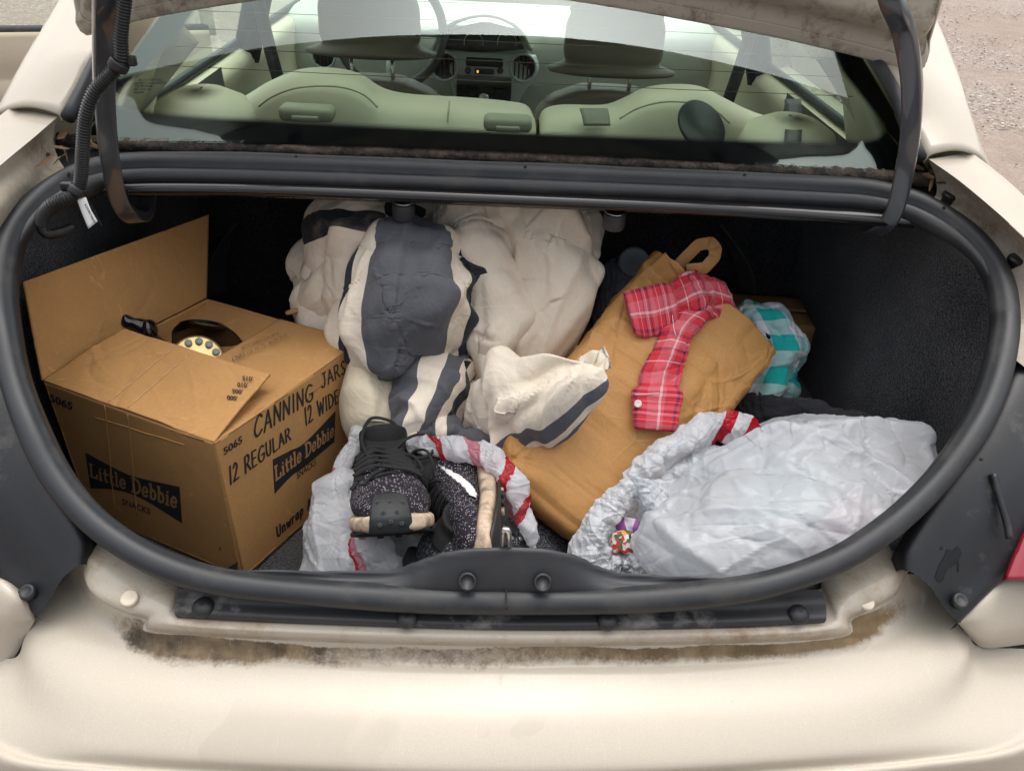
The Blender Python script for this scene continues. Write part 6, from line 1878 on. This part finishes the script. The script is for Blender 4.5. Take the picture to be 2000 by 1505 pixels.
# embroidery showing in the mouth
def m_embroid():
    t = NT('cross_stitch')
    co = t.coord()
    v = t.new('ShaderNodeTexVoronoi', i_Scale=170.0)
    t.l.new(co, v.inputs['Vector'])
    f = t.sep(v.outputs['Color'])[0]
    c = t.ramp(f, [(0, (.55, .06, .05)), (.16, (.75, .68, .60)), (.4, (.60, .35, .06)), (.52, (.10, .16, .06)), (.62, (.78, .70, .66)), (.78, (.55, .10, .25)), (.88, (.03, .03, .04))], 'CONSTANT')
    t.to(c, 'Base Color')
    t.set(Roughness=.9)
    t.bump(v.outputs['Distance'], .6, .002)
    return t.m
Ge = rows_grid([[uy(1196, 1040, .79), uy(1222, 1036, .79), uy(1248, 1050, .79)], [uy(1194, 1060, .782), uy(1220, 1056, .778), uy(1246, 1066, .78)], [uy(1198, 1082, .775), uy(1222, 1080, .772), uy(1244, 1078, .775)]], 24, 24)
Ge = Ge + (nz(Ge, 60, 2) * .004)[..., None] * -FWD
emb = gmesh('embroidered_cloth', Ge, m_embroid(), None, thick=.002)
tag(emb, 'small piece of colourful cross stitch showing in the mouth of the white bag', 'embroidery')
Ge = rows_grid([[uy(1196, 1014, .815), uy(1225, 1010, .81), uy(1254, 1020, .81)], [uy(1200, 1026, .808), uy(1226, 1024, .80), uy(1250, 1032, .80)], [uy(1206, 1036, .80), uy(1228, 1036, .795), uy(1246, 1040, .80)]], 20, 20)
Ge = Ge + (nz(Ge, 70, 7) * .006)[..., None] * -FWD
pur = gmesh('purple_yarn_work', Ge, m_cloth('purple_knit', [(0, (.25, .10, .28)), (.4, (.60, .52, .62)), (.7, (.30, .12, .32))], weave=900, warp=.5), None, thick=.003)
tag(pur, 'purple crocheted scrap above the cross stitch inside the white bag', 'yarn work')
# dim grey bags at the back
g1 = film('grey_plastic_bag', [(1235, 496, 1.47, 10, .01), (1232, 508, 1.46, 38, .03), (1222, 560, 1.42, 52, .05), (1205, 620, 1.40, 46, .06), (1190, 700, 1.38, 30, .04), (1190, 730, 1.38, 8, .01)], M_gfilm, None, 80, 80, (.12, .08), .008, (14, 30), (-.012, .010), 41)
tag(g1, 'grey plastic bag in the dark behind the paper bag handle', 'plastic bag')
lathe('jar_lid', uy(1238, 512, 1.40), unit(CAM - uy(1238, 512, 1.40) + A([0, 0, .8])), [(0, -.004), (.030, -.004), (.031, .0), (.030, .006), (.025, .007), (.022, .005), (0, .005)], pm('clouded_lid', (.30, .33, .36), .35), g1, 28)
g2 = film('grey_plastic_bag', [(1112, 575, 1.44, 10, .01), (1112, 590, 1.43, 30, .03), (1112, 640, 1.40, 38, .05), (1100, 700, 1.38, 34, .04), (1100, 720, 1.38, 8, .01)], M_gfilm, None, 70, 70, (.12, .08), .008, (14, 30), (-.012, .010), 43)
tag(g2, 'grey plastic bag squeezed against the right edge of the comforter', 'plastic bag')

# ---- the bag that holds the shoes
sb = thing('shoe_bag', uy(820, 1080, .84) * A([1, 1, 0]) + A([0, 0, .485]), 'white plastic bag with red stripes holding the black sneakers', 'plastic bag')
film('bag_front', [(672, 915, .915, 10, .008), (670, 930, .905, 34, .025), (662, 975, .885, 52, .045), (668, 1030, .855, 66, .06), (684, 1085, .825, 84, .07), (692, 1145, .80, 86, .06), (692, 1175, .79, 20, .02)], M_film, sb, 120, 120, (.05, .01), .006, (9, 20), (-.010, .008), 51, aniso=(1, 1, .4))
film('bag_flap', [(702, 1040, .80, 10, .006, -12), (715, 1058, .79, 38, .012, -12), (735, 1095, .77, 44, .014, -10), (750, 1135, .755, 46, .012, -8), (755, 1160, .75, 10, .005, -8)], m_film('white_bag_film_edge', WF, stripes=[(0, WF), (.33, (.74, .30, .38)), (.40, RED), (.5, WF)], axis=0), sb, 70, 70, (.05, .04), .004, (18,), (-.006, .005), 53)
film('bag_side', [(980, 890, .93, 10, .008), (988, 905, .92, 34, .02), (998, 960, .89, 42, .035), (1002, 1020, .86, 44, .045), (1000, 1080, .835, 44, .045), (996, 1140, .815, 40, .04), (996, 1160, .81, 8, .01)], M_films, sb, 110, 100, (.14, .10), .008, (14, 30), (-.012, .009), 57)
film('bag_rim', [(722, 832, 1.0, 8, .006, 90), (712, 842, .99, 20, .016, 40), (690, 872, .965, 14, .012, 20), (668, 910, .935, 12, .012, 10), (660, 960, .905, 11, .012, 0), (668, 1010, .88, 11, .010, -10), (690, 1050, .85, 8, .006, -20)], m_film('white_bag_film_rim', WF, stripes=[(0, WF), (.42, (.72, .25, .33)), (.50, WF), (.62, RED), (.66, WF), (.70, RED), (.73, WF)], axis=1), sb, 110, 40, (.16, .04), .005, (26, 50), (-.008, .007), 59)
film('bag_rim', [(792, 866, 0.955, 6, .006, 90), (815, 868, 0.945, 16, .013, 90), (865, 872, 0.930, 20, .016, 92), (915, 880, 0.910, 20, .016, 100), (958, 892, 0.885, 22, .016, 120), (992, 928, 0.855, 20, .014, 145), (1016, 980, 0.825, 16, .014, 165), (1034, 1036, 0.795, 14, .012, 172), (1042, 1070, 0.780, 5, .005, 175)], m_film('white_bag_film_back_rim', WF, stripes=[(0, WF), (.22, RED), (.27, WF), (.42, (.74, .30, .38)), (.5, WF), (.66, RED), (.72, WF), (.84, RED), (.9, WF)], axis=1, slope=.2), sb, 150, 50, (.16, .05), .006, (22, 44), (-.009, .007), 61)
film('bag_base', [(820, 1000, .93, 20, .02), (825, 1030, .91, 150, .07), (830, 1090, .88, 170, .09), (830, 1150, .86, 150, .07), (830, 1180, .85, 30, .02)], M_film, sb, 60, 80, (.08, .06), .006, (12, 24), (-.010, .008), 63)

# ================================================================== shoes
def m_knit(name, dark, light, s=190.0, amt=.5):
    t = NT(name)
    co = t.coord('UV')
    obj = t.coord()
    mp = t.new('ShaderNodeMapping')
    mp.inputs['Scale'].default_value = (84, 100, 1)
    t.l.new(co, mp.inputs[0])
    v = t.new('ShaderNodeTexVoronoi', i_Scale=1.0, i_Randomness=.45)
    t.l.new(mp.outputs[0], v.inputs['Vector'])
    uv = t.sep(co)
    r = t.sep(v.outputs['Color'])[0]
    zone = t.noise(22, obj, 3, .5)
    on_ = t.mathn('MULTIPLY', t.mathn('LESS_THAN', v.outputs['Distance'], .30), t.mathn('GREATER_THAN', t.mathn('ADD', r, t.mathn('MULTIPLY', zone, .9)), 1.42 - amt))
    c = t.mix(on_, t.ramp(t.noise(300, obj, 2), [(.3, tuple(x * .6 for x in dark)), (.7, dark)]), light)
    t.to(c, 'Base Color')
    t.set(Roughness=.85, Specular_IOR_Level=.25)
    t.bump(t.mathn('ADD', v.outputs['Distance'], t.noise(260, obj, 2)), .5, .0012)
    return t.m
M_knit = m_knit('black_knit_upper', (.022, .019, .026), (.42, .40, .44), amt=.62)
M_blk = pm('black_fabric', (.008, .008, .009), .85, .3, 200, .3, 600, .0008)
M_lace = pm('black_lace', (.010, .010, .011), .8, .4, 900, .6, 900, .001)
M_foam = pm('cream_midsole_foam', (.50, .385, .275), .65, .30, 45, .15, 300, .0008, dust=(.13, .09, .06), dscale=38, dlo=.47, dhi=.70)
M_sole = pm('black_outsole_rubber', (.016, .018, .019), .6, .25, 60, .3, 300, .001)
M_white = pm('white_swoosh', (.80, .80, .80), .5, .03, 30)
M_lining = pm('shoe_lining', (.006, .006, .007), .9, .2, 100)
UP_R = [(-.002, .008, .045, .020), (.006, .026, .056, .062), (.035, .0345, .064, .082), (.085, .0365, .063, .084), (.125, .039, .058, .076), (.165, .0435, .050, .064), (.205, .0475, .0435, .052), (.245, .0460, .0385, .043), (.275, .0350, .0350, .036), (.291, .018, .032, .024), (.296, .004, .030, .008)]
def upperG(nv=70, nu=60):
    return loft([(A([.0035 * sin(y * 18), y, z]), A([w, 0, 0]), A([0, 0, h / 2]), 2.35) for y, w, z, h in UP_R], nv, nu)
UG = upperG(120, 96)
def us(y, th, off=0.0):
    """point on the upper at length y and angle th (0 right, 90 top), lifted by off"""
    j = int(np.argmin(np.abs(UG[:, :, 1].mean(1) - y)))
    k = int(round((th % 360) / 360 * 96)) % 96
    c = UG[j].mean(0)
    p = UG[j, k]
    return p + unit(p - c) * off
def shoe(name, M4, label, group, knit, mids, accent=True, laces=True, eyelets=False, collar_h=.05):
    """local frame: x across, y heel to toe, z up. M4 = (origin, X, Y, Z)"""
    O, X, Y, Z = M4
    X = X * 1.12; Z = Z * 1.05
    def W(P):
        P = np.asarray(P, float)
        return O + P[..., :1] * X + P[..., 1:2] * Y + P[..., 2:3] * Z
    s = thing(name, O, label, 'shoe', group)
    def g(nm, G, mat, par=s, **k):
        return gmesh(nm, W(G), mat, par, **k)
    upo = g('upper', UG + (nz(UG, 26, 3) * .0022)[..., None] * A([1, 1, 1]), knit, wrap=True, caps=True)
    # midsole and outsole
    def solerow(y, w, z0, z1, cx=0):
        return (A([cx + .0035 * sin(y * 18), y, (z0 + z1) / 2]), A([w, 0, 0]), A([0, 0, (z1 - z0) / 2]), 4.0)
    g('midsole', loft([solerow(-.006, .010, .010, .030), solerow(.0, .028, .006, .036), (solerow(.03, .037, .003, .036)), solerow(.10, .037, .003, .031), solerow(.16, .044, .003, .028), solerow(.21, .0500, .003, .028), solerow(.25, .0490, .006, .030), solerow(.28, .040, .010, .032), solerow(.298, .025, .014, .033), solerow(.303, .006, .020, .031)], 60, 44), mids, wrap=True, caps=True)
    so = g('outsole', loft([solerow(-.002, .020, -.001, .006), solerow(.03, .035, -.002, .0035), solerow(.10, .034, -.002, .0035), (solerow(.17, .043, -.002, .0035)), solerow(.22, .0495, -.001, .005), solerow(.26, .046, .003, .010), solerow(.29, .030, .010, .018), solerow(.301, .012, .015, .022)], 40, 40), M_sole, wrap=True, caps=True)
    # rubber toe bumper
    Gb = []
    def yb(az): return np.interp(0.010 + .048 * az, [.004, .012, .022, .030, .038, .046, .052, .060], [.293, .3015, .3050, .3055, .3010, .2930, .285, .272])
    for a in np.linspace(0, 1, 20):
        wd = (.024 * (1 - .25 * a ** 2)) * (1 if a < .85 else sqrt(max(.02, 1 - ((a - .85) / .16) ** 2)))
        Gb.append([A([wd * b, yb(a) - .0095 * abs(b * wd / .027) ** 2.0, .010 + .048 * a]) for b in np.linspace(-1, 1, 24)])
    tb = g('toe_bumper', A(Gb), M_sole, thick=.0012)
    for (bx2, az) in ((-.012, .25), (.0, .32), (.012, .25), (-.007, .55), (.008, .55), (-.014, .75), (.014, .78), (.0, .78)):
        yy = yb(az) - .0095 * abs(bx2 / .027) ** 2
        lathe('bumper_stud', W(A([bx2, yy - .0005, .010 + .048 * az])), unit(W(A([0, 1, .35])) - W(A([0, 0, 0]))), [(.003, 0), (.003, .003), (.0012, .0034), (0, .0022)], M_sole, tb, 6, smooth=False)
    # tread blocks under the forefoot
    for i in range(4):
        for j in range(4):
            boxo('tread_block', W(A([(-.033 + .022 * j) * (1 if i else .8), .15 + i * .022, -.003])), .009, .010, .005, M_foam if (i + j) % 3 == 0 else M_sole, so, R=np.stack([unit(X), Y, unit(Z)], 1), bevel=.001, seg=1)
    # collar and tongue
    col_ = [(A([0, .030, .078]), A([.030, 0, 0]), A([0, .030, 0])), (A([0, .050, .095]), A([.033, 0, 0]), A([0, .045, .006])), (A([0, .056, .110]), A([.0335, 0, 0]), A([0, .047, .012])), (A([0, .052, .118 + collar_h * .2]), A([.031, 0, 0]), A([0, .043, .012])), (A([0, .05, .117 + collar_h * .1]), A([.024, 0, 0]), A([0, .034, .010])), (A([0, .055, .085]), A([.018, 0, 0]), A([0, .026, .006]))]
    g('collar', loft(col_, 36, 44), M_blk, wrap=True, caps=True)
    Gt = []
    for a in np.linspace(0, 1, 16):
        Gt.append([A([(.020 + .008 * a) * b, .150 - .075 * a - .012 * a * a, .078 + .046 * a + .010 * a * a * collar_h / .05 - .006 * b * b]) for b in np.linspace(-1, 1, 12)])
    g('tongue', A(Gt), M_blk, thick=.006)
    if laces:
        for i, y in enumerate((.108, .125, .142, .159, .175)):
            P = [us(y, th, .004 + .003 * sin(radians(th))) for th in (42, 60, 78, 100, 120, 138)]
            P2 = [us(y + (.015 if k > 2 else 0), th, .006 + .003 * sin(radians(th))) for k, th in enumerate((40, 62, 80, 98, 118, 140))]
            sweep('lace', W(crom(P, 30)), circ(.0019, 8, .0030), M_lace, s)
            sweep('lace', W(crom(P2, 30)), circ(.0019, 8, .0030), M_lace, s)
        for pts in ([(-.004, .118, .096), (-.030, .105, .118), (-.056, .085, .122), (-.066, .098, .100), (-.048, .118, .090), (-.010, .122, .096)],
                    [(.0, .115, .098), (-.02, .075, .135), (.015, .06, .150), (.03, .10, .120), (.022, .14, .092), (.034, .18, .070), (.044, .20, .058)],
                    [(-.004, .12, .097), (-.035, .135, .095), (-.046, .155, .075), (-.03, .18, .074), (.0, .19, .076), (.022, .20, .070)],
                    [(.0, .12, .098), (.012, .15, .094), (.0, .175, .084), (.018, .20, .076), (.030, .215, .064)]):
            sweep('lace_end', W(crom(pts, 60)), circ(.0020, 8, .0028), M_lace, s)
        # stitched eyestay
        for sg in (0, 1):
            P = [us(y, 46 if sg == 0 else 134, .0015) for y in np.linspace(.10, .19, 10)]
            sweep('eyestay', W(crom(P, 24)), circ(.0016, 6, .006), M_blk, s)
    if accent:
        # white tick on both flanks
        for base in (0, 180):
            sg = 1 if base == 0 else -1
            rows = []
            for f in np.linspace(0, 1, 30):
                y = .205 - .135 * f
                mid = -18 + 44 * f ** 1.6
                hw = 13 * (1 - f) ** .8 * (1 if f > .12 else .45 + .55 * f / .12) + .8
                rows.append([us(y, base + sg * (mid + hw * b), .0022) for b in np.linspace(-1, 1, 7)])
            g('side_tick', A(rows), M_white, thick=.0006)
    if eyelets:
        for sg in (58, 122):
            for y in (.115, .135, .155, .175):
                p, q = us(y, sg, .001), us(y, sg, .004)
                lathe('eyelet', W(p), unit(W(q) - W(p)), [(.0018, .0), (.0034, .0), (.0036, .0012), (.0018, .0014)], M_chrome, s, 14)
    return s
def frame(heel, toe, upv):
    Yv = unit(toe - heel)
    Xv = unit(np.cross(Yv, upv))
    Zv = np.cross(Xv, Yv)
    return (heel, Xv, Yv, Zv)
# sneaker lying upright, toe towards the tailgate
heel1, toe1 = uy(752, 985, .93), uy(764, 1056, .705)
shoe('sneaker', frame(heel1 + A([0, 0, -.02]), toe1, A([.05, -.10, 1])), 'black knit sneaker, toe towards the sill, on top of the striped bag', 'pair of knit sneakers', M_knit, M_foam)
heel2, toe2 = uy(893, 880, .965), uy(925, 1046, .775)
shoe('sneaker', frame(heel2 + A([.068, 0, -.018]), toe2 + A([.038, 0, .02]), A([-.84, .42, -.16])), 'black knit sneaker tipped on its side showing its sole, right of its mate', 'pair of knit sneakers', M_knit, M_foam)
M_heather = m_knit('grey_heather_knit', (.045, .048, .055), (.30, .31, .34), amt=.8)
heel3, toe3 = uy(802, 1118, .725), uy(935, 1086, .80)
shoe('black_shoe', frame(heel3 + A([0, 0, -.03]), toe3 + A([0, 0, -.03]), A([-.25, -.35, .9])), 'dark grey low shoe with metal eyelets underneath the two sneakers', None, M_heather, M_sole, accent=False, laces=False, eyelets=True, collar_h=.03)

# oil splash dried on the right corner trim
bvt = bvh_of(TRIM_R)
def splash(pts, name):
    V_ = [surf(bvt, x, y, .0008, .8) for x, y in pts]
    c_ = A(V_).mean(0)
    mk(name, V_ + [surf(bvt, *(np.mean(pts, 0)), .0008, .8)], [(i, (i + 1) % len(pts), len(pts)) for i in range(len(pts))], pm('wet_black', (.003, .003, .003), .2), TRIM_R, False)
splash([(1826, 1128), (1834, 1105), (1845, 1085), (1850, 1072), (1862, 1074), (1872, 1066), (1879, 1078), (1872, 1096), (1860, 1106), (1852, 1110), (1846, 1120), (1840, 1130), (1842, 1134), (1834, 1138)], 'oil_stain')
splash([(1836, 1070), (1840, 1066), (1843, 1071), (1839, 1074)], 'oil_drop')
splash([(1870, 1098), (1873, 1097), (1873, 1116), (1870, 1117)], 'oil_drop')

# two rubbed score lines on the carton's front flap
bvf = bvh_of(f2)
M_rub = m_card('rubbed_cardboard', (.56, .37, .19))
for a, b in (((335, 682), (212, 784)), ((368, 693), (250, 795))):
    P = A([surf(bvf, a[0] + (b[0] - a[0]) * t_, a[1] + (b[1] - a[1]) * t_, .0012, .95) for t_ in np.linspace(0, 1, 24)])
    tube('score_line', P, .0008, M_rub, f2, n=5, scale=1 + .5 * np.sin(np.arange(24) * 1.7))
